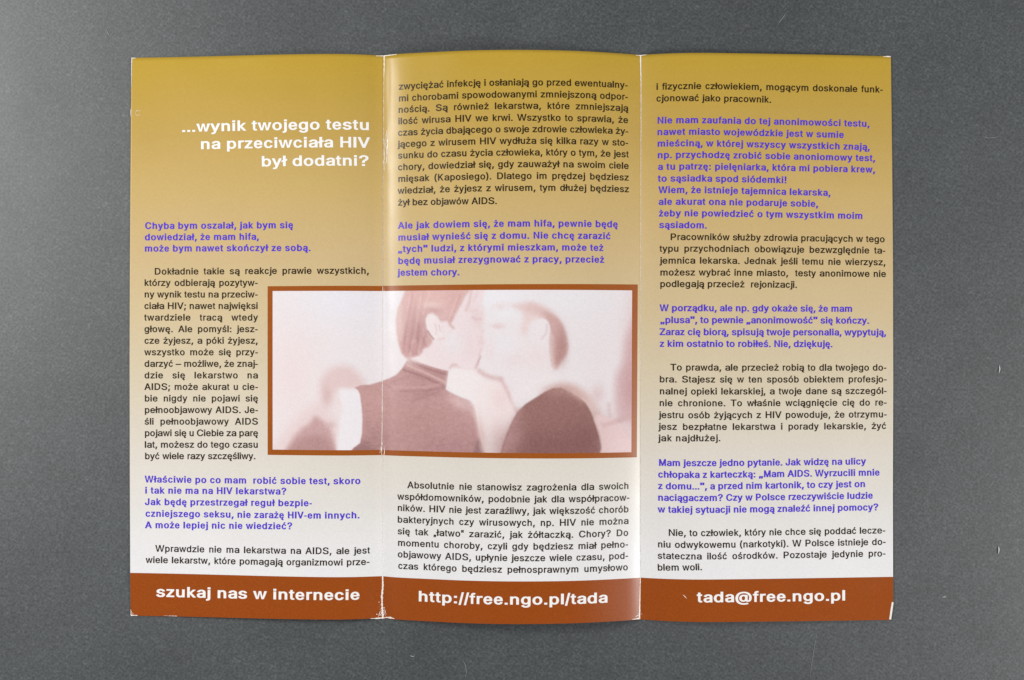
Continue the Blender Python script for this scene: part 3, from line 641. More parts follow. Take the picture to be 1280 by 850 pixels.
block('paragraph', 1, [
    ('zwyciężać infekcję i osłaniają go przed ewentualny-', 498.2, 112.4, 785, 110.6),
    ('mi chorobami spowodowanymi zmniejszoną odpor-', 497.9, 127.2, 785.2, 125.2),
    ('nością. Są również lekarstwa, które zmniejszają', 497.5, 141.4, 785.5, 139.4),
    ('ilość wirusa HIV we krwi. Wszystko to sprawia, że', 497.5, 155.8, 785.5, 154.2),
    ('czas życia dbającego o swoje zdrowie człowieka ży-', 497.2, 170.1, 785.6, 168.2),
    ('jącego z wirusem HIV wydłuża się kilka razy w sto-', 497, 184.5, 785.6, 182.6),
    ('sunku do czasu życia człowieka, który o tym, że jest', 497.2, 198.6, 786, 197),
    ('chory, dowiedział się, gdy zauważył na swoim ciele', 497.2, 213.2, 786.3, 211.4),
    ('mięsak (Kaposiego). Dlatego im prędzej będziesz', 497.2, 227.8, 786.3, 225.9),
    ('wiedział, że żyjesz z wirusem, tym dłużej będziesz', 496.9, 242.5, 786.6, 240.5),
    ('żył bez objawów AIDS.', 497.2, 257.2, 621.8, 255.2, 1)], BODY)
block('question', 1, [
    ('Ale jak dowiem się, że mam hifa, pewnie będę', 497.2, 286.2, 772.5, 284.5),
    ('musiał wynieść się z domu. Nie chcę zarazić', 497.2, 301, 763.6, 299.2),
    ('„tych” ludzi, z którymi mieszkam, może też', 497.2, 315.5, 754.5, 313.8),
    ('będę musiał zrezygnować z pracy, przecież', 497.2, 330.2, 755.5, 328.6),
    ('jestem chory.', 496.8, 344.8, 574.8, 344.2)], QUEST)
block('paragraph', 1, [
    ('Absolutnie nie stanowisz zagrożenia dla swoich', 509, 610.2, 786.3, 611.2),
    ('współdomowników, podobnie jak dla współpracow-', 496.5, 624.4, 787.1, 625.8),
    ('ników. HIV nie jest zaraźliwy, jak większość chorób', 496.5, 638.6, 786, 640.4),
    ('bakteryjnych czy wirusowych, np. HIV nie można', 496.5, 653.2, 786, 655),
    ('się tak „łatwo” zarazić, jak żółtaczką. Chory? Do', 496.8, 667.8, 785.7, 669.8),
    ('momentu choroby, czyli gdy będziesz miał pełno-', 496.8, 682.3, 785.5, 684.2),
    ('objawowy AIDS, upłynie jeszcze wiele czasu, pod-', 496.8, 696.6, 785.5, 698.4),
    ('czas którego będziesz pełnosprawnym umysłowo', 497.4, 711, 785.2, 712.8)], BODY)

block('paragraph', 2, [
    ('i fizycznie człowiekiem, mogącym doskonale funk-', 820, 112.6, 1103.8, 116),
    ('cjonować jako pracownik.', 820, 127.2, 964.7, 128.6, 1)], BODY)
block('question', 2, [
    ('Nie mam zaufania do tej anonimowości testu,', 821, 154.8, 1087.2, 158.8),
    ('nawet miasto wojewódzkie jest w sumie', 821, 169.2, 1055, 172.6),
    ('mieściną, w której wszyscy wszystkich znają,', 821.2, 183.6, 1087.5, 187.8),
    ('np. przychodzę zrobić sobie anoniomowy test,', 821.4, 198, 1094.2, 201.8),
    ('a tu patrzę: pielęniarka, która mi pobiera krew,', 822, 212.6, 1094.2, 216),
    ('to sąsiadka spod siódemki!', 822, 227.3, 983.8, 229.2),
    ('Wiem, że istnieje tajemnica lekarska,', 822.8, 241.6, 1038.5, 245),
    ('ale akurat ona nie podaruje sobie,', 822.8, 256.3, 1023, 258.8),
    ('żeby nie powiedzieć o tym wszystkim moim', 823.2, 270.8, 1078.7, 273.9),
    ('sąsiadom.', 823.5, 285.2, 883.9, 285.8)], QUEST)
block('paragraph', 2, [
    ('Pracowników służby zdrowia pracujących w tego', 837.3, 300.3, 1106.2, 303),
    ('typu przychodniach obowiązuje bezwzględnie ta-', 824.2, 314.9, 1107, 317.2),
    ('jemnica lekarska. Jednak jeśli temu nie wierzysz,', 824.6, 329.8, 1107.3, 331.8),
    ('możesz wybrać inne miasto,  testy anonimowe nie', 824.6, 344.6, 1107.8, 346.4),
    ('podlegają przecież  rejonizacji.', 824.6, 359, 996.9, 359.9, 1)], BODY)
block('question', 2, [
    ('W porządku, ale np. gdy okaże się, że mam', 824.3, 389.1, 1065.8, 389.9),
    ('„plusa”, to pewnie „anonimowość” się kończy.', 825, 404, 1086.8, 404.7),
    ('Zaraz cię biorą, spisują twoje personalia, wypytują,', 824.3, 419, 1108, 419.5),
    ('z kim ostatnio to robiłeś. Nie, dziękuję.', 824.3, 433.6, 1041, 434)], QUEST)
block('paragraph', 2, [
    ('To prawda, ale przecież robią to dla twojego do-', 837.7, 463.2, 1108.4, 463.4),
    ('bra. Stajesz się w ten sposób obiektem profesjo-', 824, 478, 1108.7, 478),
    ('nalnej opieki lekarskiej, a twoje dane są szczegól-', 824, 493, 1108.7, 492.5),
    ('nie chronione. To właśnie wciągnięcie cię do re-', 823.7, 507.7, 1108.7, 507),
    ('jestru osób żyjących z HIV powoduje, że otrzymu-', 823.4, 522.6, 1108.7, 521.8),
    ('jesz bezpłatne lekarstwa i porady lekarskie, żyć', 823, 537.2, 1108, 536.3),
    ('jak najdłużej.', 822.7, 551.6, 901.2, 551.5, 1)], BODY)
block('question', 2, [
    ('Mam jeszcze jedno pytanie. Jak widzę na ulicy', 822.9, 582.4, 1082.6, 580.6),
    ('chłopaka z karteczką: „Mam AIDS. Wyrzucili mnie', 822.3, 597, 1099.8, 594.5),
    ('z domu...”, a przed nim kartonik, to czy jest on', 822.3, 611.4, 1082, 608.9),
    ('naciągaczem? Czy w Polsce rzeczywiście ludzie', 822, 625.9, 1091.3, 623.3),
    ('w takiej sytuacji nie mogą znaleźć innej pomocy?', 822, 640.6, 1098.4, 637.9)], QUEST)
block('paragraph', 2, [
    ('Nie, to człowiek, który nie chce się poddać lecze-', 835, 669.8, 1107, 666.8),
    ('niu odwykowemu (narkotyki). W Polsce istnieje do-', 821.7, 684.2, 1107.4, 681.1),
    ('stateczna ilość ośrodków. Pozostaje jedynie pro-', 821.7, 698.4, 1107.2, 695.6),
    ('blem woli.', 821.5, 713.2, 878.2, 712.7, 1)], BODY)


# ------------------------------------------------------------------ printed footer band and white footer words
def strip_between(i, top, bottom_v, off, nu=150, nr=14):
    """Patch of panel i from a top line (two photo points at the panel's sides) down to paper height v."""
    U = spread(nu)[None, :].repeat(nr, 0)
    t = np.linspace(0, 1, nr)[:, None].repeat(nu, 1)
    p = PANELS[i]
    ty = [px_world(x, y)[1] for x, y in top]
    yt, yb = [px_world(*p[k])[1] for k in (0, 1)], [px_world(*p[k])[1] for k in (2, 3)]
    v0 = (1 - U) * (ty[0] - yt[0]) / (yb[0] - yt[0]) + U * (ty[1] - yt[1]) / (yb[1] - yt[1])
    V = v0 * (1 - t) + bottom_v * t
    X, Y = panel_xy(i, U, V)
    if i == 2:
        (ax, ay), (bx, by) = [px_world(*c) for c in corner_cut]
        lim = ax + (bx - ax) * np.clip((Y - ay) / (by - ay), 0, 1.2)
        X = np.where(X > lim, lim, X)
    return np.stack([X, Y, surf(X, Y, off)], -1).reshape(-1, 3), grid_faces(nr, nu)


BAND_TOP = [((163, 716.0), (479, 720.2)), ((479, 720.2), (800.5, 722.0)), ((800.5, 722.0), (1116, 721.0))]
FOOT = [('szukaj nas w internecie', 194.6, 746, 450.2, 749.5), ('http://free.ngo.pl/tada', 522, 751.6, 760, 753.2),
        ('tada@free.ngo.pl', 870.6, 752.9, 1057.7, 750.6)]
for i in range(3):
    v, f = strip_between(i, BAND_TOP[i], 1.0, 2.4e-5)
    mesh_obj('footer_band', v, f, M_BAND, PANEL[i], smooth=True)
    block('footer_text', i, [FOOT[i]], HEAD)


# ------------------------------------------------------------------ the printed duotone picture
def quad_patch(c, nx, ny, off):
    """Paper patch over a quadrilateral of photo points (tl, tr, bl, br), straight on the paper."""
    P = [px_world(*q) for q in c]
    U, V = np.meshgrid(np.linspace(0, 1, nx), np.linspace(0, 1, ny))
    X = (P[0][0]*(1-U) + P[1][0]*U)*(1-V) + (P[2][0]*(1-U) + P[3][0]*U)*V
    Y = (P[0][1]*(1-U) + P[1][1]*U)*(1-V) + (P[2][1]*(1-U) + P[3][1]*U)*V
    # keep a column of vertices on the fold
    j = int(np.argmin(np.abs(X[ny // 2] - FX[0])))
    X[:, j] = FX[0]
    return U, V, np.stack([X, Y, surf(X, Y, off)], -1).reshape(-1, 3)


def seg_dist(px, py, a, b):
    ax, ay = a
    bx, by = b
    dx, dy = bx - ax, by - ay
    t = np.clip(((px - ax) * dx + (py - ay) * dy) / (dx * dx + dy * dy + 1e-9), 0, 1)
    return np.hypot(px - ax - t * dx, py - ay - t * dy)


def cover(px, py, poly, soft):
    d = np.full(px.shape, 1e9)
    ins = np.zeros(px.shape, bool)
    for a, b in zip(poly, poly[1:] + poly[:1]):
        d = np.minimum(d, seg_dist(px, py, a, b))
        if a[1] != b[1]:
            k = (a[1] > py) != (b[1] > py)
            ins ^= k & (px < (b[0] - a[0]) * (py - a[1]) / (b[1] - a[1]) + a[0])
    sd = np.where(ins, d, -d)
    t = np.clip(sd / (2 * soft) + 0.5, 0, 1)
    return t * t * (3 - 2 * t)


def smooth_curve(pts, n=5):
    """Closed Catmull-Rom outline through pts."""
    P = np.array(pts, float)
    m = len(P)
    out = []
    for i in range(m):
        p0, p1, p2, p3 = P[i - 1], P[i], P[(i + 1) % m], P[(i + 2) % m]
        for t in np.arange(n) / n:
            out.append(tuple(0.5 * (2*p1 + (p2 - p0)*t + (2*p0 - 5*p1 + 4*p2 - p3)*t*t + (3*p1 - p0 - 3*p2 + p3)*t**3)))
    return out


class Ink:
    """Soft-edged flat inks laid over each other, the way the duotone was printed."""
    def __init__(s, px, py, base):
        s.x, s.y = px, py
        s.c = np.empty(px.shape + (3,))
        s.c[:] = base

    def lay(s, a, color):
        a = a[..., None]
        color = np.asarray(color, float)
        s.c = s.c * (1 - a) + color * a

    def poly(s, pts, color, soft=1.5, k=1.0, curve=True):
        q = smooth_curve(pts) if curve else pts
        a = cover(s.x, s.y, q, soft) * k
        s.lay(a, color)
        return a

    def line(s, pts, color, w=1.0, k=1.0):
        d = np.full(s.x.shape, 1e9)
        for a, b in zip(pts[:-1], pts[1:]):
            d = np.minimum(d, seg_dist(s.x, s.y, a, b))
        s.lay(np.exp(-(d / w) ** 2) * k, color)

    def blob(s, cx, cy, rx, ry, color, k=1.0, rot=0.0):
        c, n = math.cos(rot), math.sin(rot)
        u = ((s.x - cx) * c + (s.y - cy) * n) / rx
        v = (-(s.x - cx) * n + (s.y - cy) * c) / ry
        s.lay(np.exp(-(u * u + v * v)) * k, color)


def paint(px, py):
    p = Ink(px, py, (234, 227, 230))
    rng = np.random.default_rng(4)
    # wall behind
    p.blob(365, 470, 45, 90, (236, 221, 222), .9)
    p.blob(430, 375, 60, 30, (232, 230, 238), .8)
    p.blob(620, 372, 40, 18, (236, 234, 240), .8)
    p.blob(720, 375, 50, 22, (233, 230, 235), .8)
    p.blob(748, 450, 40, 60, (232, 222, 226), .8)
    p.blob(795, 440, 16, 70, (222, 190, 194), .75)
    p.poly([(770, 470), (779, 452), (784, 420), (800, 400), (800, 527), (782, 526), (772, 522), (768, 500)], (208, 170, 174), 9, .75)
    p.blob(770, 560, 34, 34, (228, 197, 199), .9)
    p.line([(752, 530), (772, 526), (794, 518)], (206, 172, 174), 3.5, .55)
    p.blob(746, 492, 9, 12, (222, 196, 199), .7)
    p.line([(760, 505), (762, 520)], (215, 188, 190), 3, .5)
    # blurred seated figure, left
    p.poly([(342, 570), (350, 548), (366, 528), (385, 510), (400, 502), (418, 518), (428, 545), (428, 570)], (231, 210, 211), 11, .9)
    p.poly([(400, 488), (402, 474), (410, 463), (424, 457), (438, 459), (449, 468), (455, 480), (445, 486), (430, 487), (421, 492),
            (418, 502), (409, 508), (402, 500)], (227, 202, 202), 8, .95)
    p.blob(409, 494, 6, 12, (214, 184, 186), .6)
    p.blob(424, 504, 9, 14, (236, 220, 220), .8)
    p.poly([(360, 572), (364, 552), (376, 537), (387, 529), (394, 521), (401, 524), (409, 531), (414, 538), (418, 554), (419, 572)],
           (204, 169, 170), 5.5)
    p.poly([(362, 572), (367, 556), (385, 545), (405, 546), (417, 560), (418, 572)], (184, 147, 148), 8, .8)
    p.blob(413, 531, 6, 4, (214, 184, 186), .7)
    # white gap between the two
    p.poly([(424, 488), (436, 487), (448, 489), (453, 505), (454.5, 530), (452.5, 548), (448, 556), (430, 568), (421, 568), (424, 535), (428, 510)],
           (238, 232, 236), 4, .95)
    # man with the roll neck: body
    body = [(437, 566), (441, 560.5), (449.5, 554), (452, 542), (452.6, 525), (451.5, 508), (449.5, 493), (447, 487.5), (443, 484.6),
            (451, 481.4), (462, 481), (475, 477), (486, 473), (495, 468.5), (502, 461), (507, 453), (511, 447), (517, 447.5), (527, 453.5),
            (545, 459.5), (561, 463), (560, 472), (557.5, 486), (566, 491), (577, 496), (588, 499.5), (593, 506), (596, 520),
            (599, 537), (602, 550), (607, 566)]
    a = p.poly(body, (199, 160, 160), 1.3, 1.0, False)
    m = a > .5
    keep = p.c.copy()
    p.blob(470, 505, 26, 22, (208, 167, 167), .6)
    p.blob(530, 535, 60, 40, (190, 150, 150), .8)
    p.blob(560, 560, 60, 18, (183, 144, 147), .8)
    p.blob(452, 562, 22, 12, (156, 122, 125), .85)
    p.blob(470, 545, 16, 14, (180, 142, 144), .6)
    p.blob(540, 470, 26, 12, (186, 146, 148), .7)
    p.blob(530, 492, 24, 7, (184, 144, 148), .6)
    p.line([(508, 456), (530, 465), (556, 477)], (218, 184, 182), 1.7, .85)
    p.line([(514, 452), (535, 461), (560, 468)], (172, 131, 135), 1.5, .75)
    p.line([(504, 462), (530, 471), (554, 481)], (168, 128, 132), 1.6, .75)
    p.line([(492, 484), (530, 484), (558, 478)], (208, 170, 170), 1.8, .6)
    p.line([(500, 489), (535, 488), (557, 483)], (176, 136, 140), 1.5, .55)
    p.line([(518, 500), (540, 493), (556, 484)], (178, 138, 142), 1.6, .5)
    p.line([(490, 477), (512, 470), (540, 475)], (182, 143, 146), 2.2, .4)
    p.blob(577, 503, 18, 8, (226, 195, 195), .85, .5)
    p.blob(586, 530, 8, 30, (194, 155, 155), .6, -.15)
    p.poly([(598, 548), (603, 552), (608, 568), (592, 568), (595, 556)], (158, 128, 134), 3, .8)
    for _ in range(900):                          # knit: short dark and light dashes
        cx, cy = rng.uniform(445, 605), rng.uniform(478, 564)
        w = rng.uniform(-1, 1)
        k = (np.abs(px - cx) < 3.2) & (np.abs(py - cy) < 1.3)
        p.c[k] += 2.6 * w
    p.c = np.where(m[..., None], p.c * a[..., None] + keep * (1 - a[..., None]), keep)
    # his face and neck
    p.poly([(552, 400), (566, 398), (573, 388), (582, 374), (590, 362), (606, 362), (603, 378), (606, 395), (603, 410), (607, 424), (604, 440), (598, 447),
            (601, 455), (592, 461), (575, 457), (565, 456), (560.5, 462.5), (545, 459), (527, 453), (514, 446), (528, 439), (540, 431), (545, 422)],
           (237, 221, 224), 2.2)
    p.blob(520, 449, 16, 6, (240, 228, 228), .7)
    p.blob(566, 428, 14, 14, (233, 226, 230), .9)
    p.blob(598, 398, 9, 12, (230, 206, 208), .75)
    p.blob(590, 432, 10, 18, (234, 214, 218), .7)
    # his hair
    hair = [(508, 360), (502, 375), (497, 386), (494.5, 400), (495.3, 416), (498, 430), (502, 442), (508.5, 448), (515, 446.5), (524, 444), (528, 440),
            (529, 436.5), (537, 433), (540.5, 428), (541, 424.5), (536, 418), (533, 410), (532, 400), (535, 393), (541, 391.5), (547, 396), (551, 402),
            (559, 401.5), (562.5, 406), (567, 399), (570, 393), (574, 386), (578, 379), (582, 371), (587, 364), (589, 360)]
    a = p.poly(hair, (221, 186, 185), 2.4, 1.0, False)
    keep = p.c.copy()
    p.blob(535, 372, 40, 14, (229, 190, 188), .7)
    p.blob(521, 421, 15, 25, (196, 156, 158), .95, .12)
    p.blob(505, 428, 6, 16, (206, 168, 168), .6, -.15)
    p.blob(512, 436, 12, 12, (206, 164, 166), .7)
    p.blob(567, 375, 9, 14, (220, 180, 178), .8)
    p.blob(543, 388, 9, 3.5, (207, 170, 170), .8, .15)
    p.blob(566, 401, 5, 6, (206, 170, 168), .7)
    p.blob(499, 400, 4, 26, (230, 203, 200), .7)
    p.blob(540, 381, 12, 4, (234, 208, 204), .7)
    for x0, x1, y0, y1, v in [(516, 505, 366, 430, -12), (520, 511, 378, 440, -9), (526, 517, 372, 428, 12), (512, 501, 372, 425, 8), (524, 520, 405, 446, -14),
                              (530, 524, 410, 440, 12), (534, 528, 412, 434, -12), (516, 512, 425, 447, 12), (508, 504, 390, 440, -10), (519, 524, 425, 443, 10),
                              (527, 533, 420, 434, -12), (571, 562, 374, 398, 12), (576, 568, 368, 390, -8), (530, 522, 366, 398, -6), (537, 529, 366, 392, 8), (512, 518, 432, 446, -12)]:
        d = seg_dist(px, py, (x0, y0), (x1, y1))
        p.c += (np.exp(-(d / 1.4) ** 2) * v * 0.6)[..., None] * np.array([1.0, 1.25, 1.2])
    p.c = p.c * a[..., None] + keep * (1 - a[..., None])
    p.line([(590, 362), (587, 378), (583, 388)], (222, 190, 190), 2.2, .55)
    p.line([(597, 366), (592, 378)], (226, 198, 200), 2.0, .4)
    p.poly([(533, 399), (537.5, 394), (543, 396), (548, 402), (552, 410), (553, 418), (550, 423.5), (545, 424), (540, 420), (535.5, 412)], (239, 226, 226), 1.2)
    p.line([(535, 414), (538, 419), (542, 423.5)], (192, 152, 154), 1.3, .8)
    p.line([(544, 405), (546, 412), (545, 418)], (225, 208, 212), 1.2, .8)
    p.line([(549, 407), (551, 414)], (216, 194, 198), 1.2, .6)
    p.line([(548, 424.5), (555, 423)], (226, 196, 196), 1.5, .5)
    p.line([(591, 397), (596, 400), (601, 399)], (220, 190, 192), 1.5, .55)
    p.line([(588, 389), (596, 388)], (228, 202, 203), 2.2, .5)
    p.line([(563, 406), (567, 410)], (210, 176, 172), 1.8, .7)
    p.line([(563, 460), (566, 456), (571, 456)], (215, 184, 184), 1.8, .7)
    p.line([(566, 457), (580, 461), (594, 461.5)], (228, 202, 202), 2.0, .8)
    p.line([(595, 459), (598, 452), (601, 445)], (204, 166, 172), 1.6, .8)
    p.line([(599, 444), (602, 436)], (224, 200, 202), 2, .6)
    p.blob(602, 428, 4, 4, (226, 202, 204), .6)
    # second man: face, ear, hair
    p.poly([(607, 396), (613, 384), (625, 378), (645, 380), (660, 392), (688, 402), (690, 440), (693, 458), (684, 478), (660, 494), (645, 505), (640, 496),
            (634, 482), (626, 472), (612, 465), (601, 455), (603, 440), (609, 425), (605, 410)], (235, 226, 229), 3, .9)
    p.blob(632, 432, 16, 16, (233, 229, 234), .7)
    p.blob(672, 446, 20, 16, (236, 219, 221), .7)
    p.blob(612, 438, 7, 12, (236, 218, 221), .6)
    p.line([(604, 412), (601, 420), (602, 428)], (231, 211, 213), 2.2, .6)
    p.blob(632, 392, 22, 10, (235, 233, 238), .8)
    p.blob(622, 408, 8, 3.5, (228, 204, 208), .8)
    p.blob(625, 384, 7, 4, (234, 217, 219), .7)
    p.blob(640, 450, 14, 10, (235, 216, 220), .5)
    p.poly([(640, 383), (652, 380), (663, 379), (676, 383), (688, 390), (698, 400), (704, 412), (692, 408), (684, 400), (674, 399), (665, 401), (660, 406),
            (656, 412), (654, 400), (652, 390)], (231, 208, 207), 5.5, .85)
    p.blob(655, 412, 5, 8, (233, 212, 212), .9)
    p.blob(664, 384, 10, 5, (226, 196, 195), .5)
    p.poly([(679, 391), (690, 394), (700, 403), (706, 416), (708.8, 432), (706.5, 443), (701, 450), (695, 460), (690.5, 457), (687.5, 445), (686.5, 428),
            (687, 412), (683, 401)], (205, 168, 167), 3.4)
    p.blob(701, 434, 7, 18, (186, 146, 144), .85)
    p.blob(697, 448, 5, 10, (190, 150, 148), .7, .4)
    p.blob(691, 405, 6, 9, (214, 178, 176), .6)
    p.blob(681, 393, 13, 6, (214, 180, 178), .75, .5)
    p.blob(664, 387, 14, 6, (224, 194, 193), .6, .15)
    p.poly([(668, 402), (678, 399), (685, 404), (686, 416), (682, 426), (676, 430), (670, 424), (667, 412)], (236, 226, 230), 2)
    p.line([(683, 406), (682, 416), (676, 424)], (223, 205, 210), 1.5, .7)
    p.line([(689, 420), (689, 445), (692, 458)], (228, 204, 202), 3, .5)
    # jaw, neck, hand
    p.poly([(562, 464), (575, 460), (595, 464), (606, 470), (602, 480), (600, 500), (594, 506), (586, 498), (570, 491), (560, 484)], (240, 231, 233), 5)
    p.poly([(600, 478), (612, 474), (626, 476), (634, 486), (641, 505), (646, 516), (640, 530), (630, 552), (622, 566), (606, 566), (601, 548), (597, 528),
            (594, 508)], (240, 226, 226), 6, .95)
    p.blob(600, 486, 15, 24, (240, 229, 230), .85)
    p.blob(626, 497, 12, 16, (236, 213, 214), .7)
    p.blob(590, 468, 12, 8, (240, 230, 231), .7)
    p.blob(613, 555, 5, 18, (243, 233, 232), .9)
    p.blob(602, 540, 4, 20, (228, 196, 194), .7, -.15)
    p.blob(622, 540, 8, 16, (238, 216, 216), .7)
    p.line([(599, 463), (606, 468), (616, 471.5), (626, 473)], (216, 184, 186), 3.4, .7)
    p.line([(626, 474), (632, 484), (638, 498), (645, 512)], (218, 188, 190), 2.8, .65)
    p.poly([(641, 508), (650, 500), (664, 492), (680, 484), (692, 472), (684, 470), (664, 476), (648, 486), (640, 494)], (239, 229, 231), 5, .55)
    # second man's shirt
    p.poly([(676, 494), (700, 478), (722, 484), (738, 496), (750, 518), (756, 545), (740, 545), (720, 510)], (224, 196, 192), 7, .85)
    shirt = [(624, 570), (628, 555), (633.5, 540), (640, 525), (646, 514), (656, 504), (668, 496.5), (680, 489), (690, 484.6), (700, 484), (711, 489),
             (722, 495), (731, 503), (738, 515), (743, 530), (747.5, 545), (750.5, 558), (752, 570)]
    a = p.poly(shirt, (160, 121, 119), 1.6, 1.0, False)
    p.blob(690, 560, 70, 28, (140, 103, 105), .8)
    p.blob(735, 555, 22, 30, (140, 100, 102), .7)
    p.blob(640, 548, 11, 26, (184, 147, 149), .8, .4)
    p.blob(700, 488, 18, 8, (186, 148, 146), .7)
    p.blob(722, 493, 14, 6, (212, 178, 174), .75, .6)
    p.line([(628, 568), (634, 549), (641, 530), (650, 512)], (186, 150, 152), 3.5, .55)
    p.poly([(752, 572), (751, 556), (747, 538), (742, 522), (750, 518), (775, 530), (795, 572)], (229, 202, 203), 2.2, .9)
    p.blob(775, 556, 20, 12, (232, 208, 209), .6)
    # pink band and slanting line at the far right again, over the lower corner
    p.blob(789, 488, 11, 34, (198, 156, 161), .8)
    p.line([(754, 531), (772, 526), (794, 518)], (208, 174, 177), 3, .5)
    # the print's own mottling
    n = rng.normal(0, 1, px.shape)
    n = (n + np.roll(n, 1, 0) + np.roll(n, 1, 1) + np.roll(n, (1, 1), (0, 1))) / 2
    dark = np.clip((235 - p.c[..., 1]) / 100, 0, 1)
    p.c += (n * (0.8 + 2.0 * dark))[..., None]
    p.c -= dark[..., None] * np.array([7.0, 9.5, 12.0])
    return np.clip(p.c, 0, 252)


INNER = [(340.8, 363.8), (790.2, 363.0), (340.8, 562.0), (789.2, 565.2)]
OUTER = [(334.6, 357.8), (797.2, 355.6), (334.6, 568.6), (796.0, 571.6)]
NX, NY = 470, 212
U, V, pts = quad_patch(INNER, NX, NY, 2.6e-5)
# photo pixel of every vertex on the flat print, used only as the picture's own coordinates
PX = (INNER[0][0]*(1-U) + INNER[1][0]*U)*(1-V) + (INNER[2][0]*(1-U) + INNER[3][0]*U)*V
PY = (INNER[0][1]*(1-U) + INNER[1][1]*U)*(1-V) + (INNER[2][1]*(1-U) + INNER[3][1]*U)*V
pic = mesh_obj('printed_picture', pts, grid_faces(NY, NX), M_PHOTO, leaflet, smooth=True,
               label='pink duotone picture of two men kissing, in a brown border')
ca = pic.data.color_attributes.new('ink', 'FLOAT_COLOR', 'POINT')
rgb = lin(paint(PX, PY)).reshape(-1, 3)
ca.data.foreach_set('color', np.hstack([rgb, np.ones((len(rgb), 1))]).astype(np.float32).ravel())
bv, bf, base = [], [], 0
quads = [(OUTER[0], OUTER[1], INNER[0], INNER[1]), (INNER[2], INNER[3], OUTER[2], OUTER[3]),
         (OUTER[0], INNER[0], OUTER[2], INNER[2]), (INNER[1], OUTER[1], INNER[3], OUTER[3])]
for q, (nx, ny) in zip(quads, [(300, 3), (300, 3), (3, 60), (3, 60)]):
    if nx == 3:
        P = [px_world(*c) for c in q]
        a, b = np.meshgrid(np.linspace(0, 1, nx), np.linspace(0, 1, ny))
        X = (P[0][0]*(1-a) + P[1][0]*a)*(1-b) + (P[2][0]*(1-a) + P[3][0]*a)*b
        Y = (P[0][1]*(1-a) + P[1][1]*a)*(1-b) + (P[2][1]*(1-a) + P[3][1]*a)*b
        v = np.stack([X, Y, surf(X, Y, 3.2e-5)], -1).reshape(-1, 3)
    else:
        v = quad_patch(q, nx, ny, 3.2e-5)[2]
    bv.append(v)
    bf += grid_faces(ny, nx, base)
    base += len(v)
mesh_obj('picture_border', np.vstack(bv), bf, M_FRAME, pic, smooth=True)

# ------------------------------------------------------------------ wear on the folds and corners, painted glints by the first fold
rng = np.random.default_rng(11)


class Wear:
    def __init__(s):
        s.v, s.f = [], []

    def stroke(s, pts, widths, off=7e-5, step=2.0, jit=0.0):
        """A ragged thin strip along photo points with a width (px) at each."""
        P = np.array(pts, float)
        d = np.concatenate([[0], np.cumsum(np.hypot(*np.diff(P, axis=0).T))])
        n = max(2, int(d[-1] / step))
        t = np.linspace(0, d[-1], n)
        x, y = np.interp(t, d, P[:, 0]), np.interp(t, d, P[:, 1])
        w = np.interp(t, d, widths) * (1 + jit * rng.uniform(-1, 1, n))
        x = x + jit * 0.25 * rng.normal(size=n)
        g = np.stack([np.gradient(x), np.gradient(y)], -1)
        g /= np.hypot(g[:, 0], g[:, 1])[:, None] + 1e-9
        b = len(s.v)
        for k in range(n):
            for sg in (-1, 1):
                qx, qy = x[k] - sg * g[k, 1] * w[k] / 2, y[k] + sg * g[k, 0] * w[k] / 2
                X, Y = px_world(qx, qy)
                s.v.append((X, Y, float(surf(X, Y, off))))
        for k in range(n - 1):
            a = b + 2 * k
            s.f.append((a, a + 2, a + 3, a + 1))

    def chip(s, cx, cy, r, off=7.5e-5, sx=1.0):
        b = len(s.v)
        m = 7
        for k in range(m):
            an = 2 * math.pi * k / m
            rr = r * rng.uniform(.5, 1.25)
            X, Y = px_world(cx + sx * rr * math.cos(an), cy + rr * math.sin(an))
            s.v.append((X, Y, float(surf(X, Y, off))))
        s.f.append(tuple(b + k for k in range(m - 1, -1, -1)))

    def build(s, name, parent, mat=None, label=None):
        # make every face look up
        vs = np.array(s.v)
        fs = []
        for f in s.f:
            q = vs[list(f)]
            n = sum(q[i][0] * q[(i + 1) % len(q)][1] - q[(i + 1) % len(q)][0] * q[i][1] for i in range(len(q)))
            fs.append(f if n > 0 else f[::-1])
        return mesh_obj(name, vs, fs, mat or M_WEAR, parent, label=label)


w = Wear()                                        # first fold
w.stroke([(480.2, 69.6), (480.3, 84), (479.8, 102)], [1.5, 1.2, .5], jit=.35)
w.stroke([(479.8, 102), (479.6, 150), (478.8, 230), (478.6, 357)], [.5, .42, .35, .4], jit=.5)
w.stroke([(483.6, 163), (484.2, 178), (483.6, 196), (482.6, 206)], [.5, 1.3, 1.0, .3], jit=.5)  # bright glints of the crinkle beside the fold, painted as white strips
w.stroke([(482.0, 168), (480.8, 190), (480.6, 214)], [.3, .7, .3], jit=.5)
w.stroke([(478.4, 358), (478.0, 460), (477.6, 540), (477.4, 556)], [.55, .6, .7, .9], jit=.4)
w.stroke([(477.6, 553), (476.8, 562), (477.6, 572)], [.9, 1.5, .7], jit=.7)
w.stroke([(475.6, 556), (475.0, 566)], [.3, .7], jit=.7)
w.stroke([(480.6, 558), (480.0, 569)], [.3, .8], jit=.7)
w.stroke([(477.8, 572), (478.2, 640), (478.2, 720)], [.35, .3, .35], jit=.5)
w.stroke([(478.4, 720), (478.6, 732), (477.6, 744)], [1.3, 2.0, 2.4], jit=.35, step=1.2)
w.stroke([(477.4, 744), (477.6, 756), (478.4, 772)], [2.6, 1.9, 2.8], jit=.5, step=1.2)
w.stroke([(475.8, 763), (474.4, 767), (473, 771)], [.3, .5, .3], jit=.6, step=1.0)
w.stroke([(480.6, 759), (481.4, 765), (481.6, 770)], [.3, .6, .3], jit=.6, step=1.0)
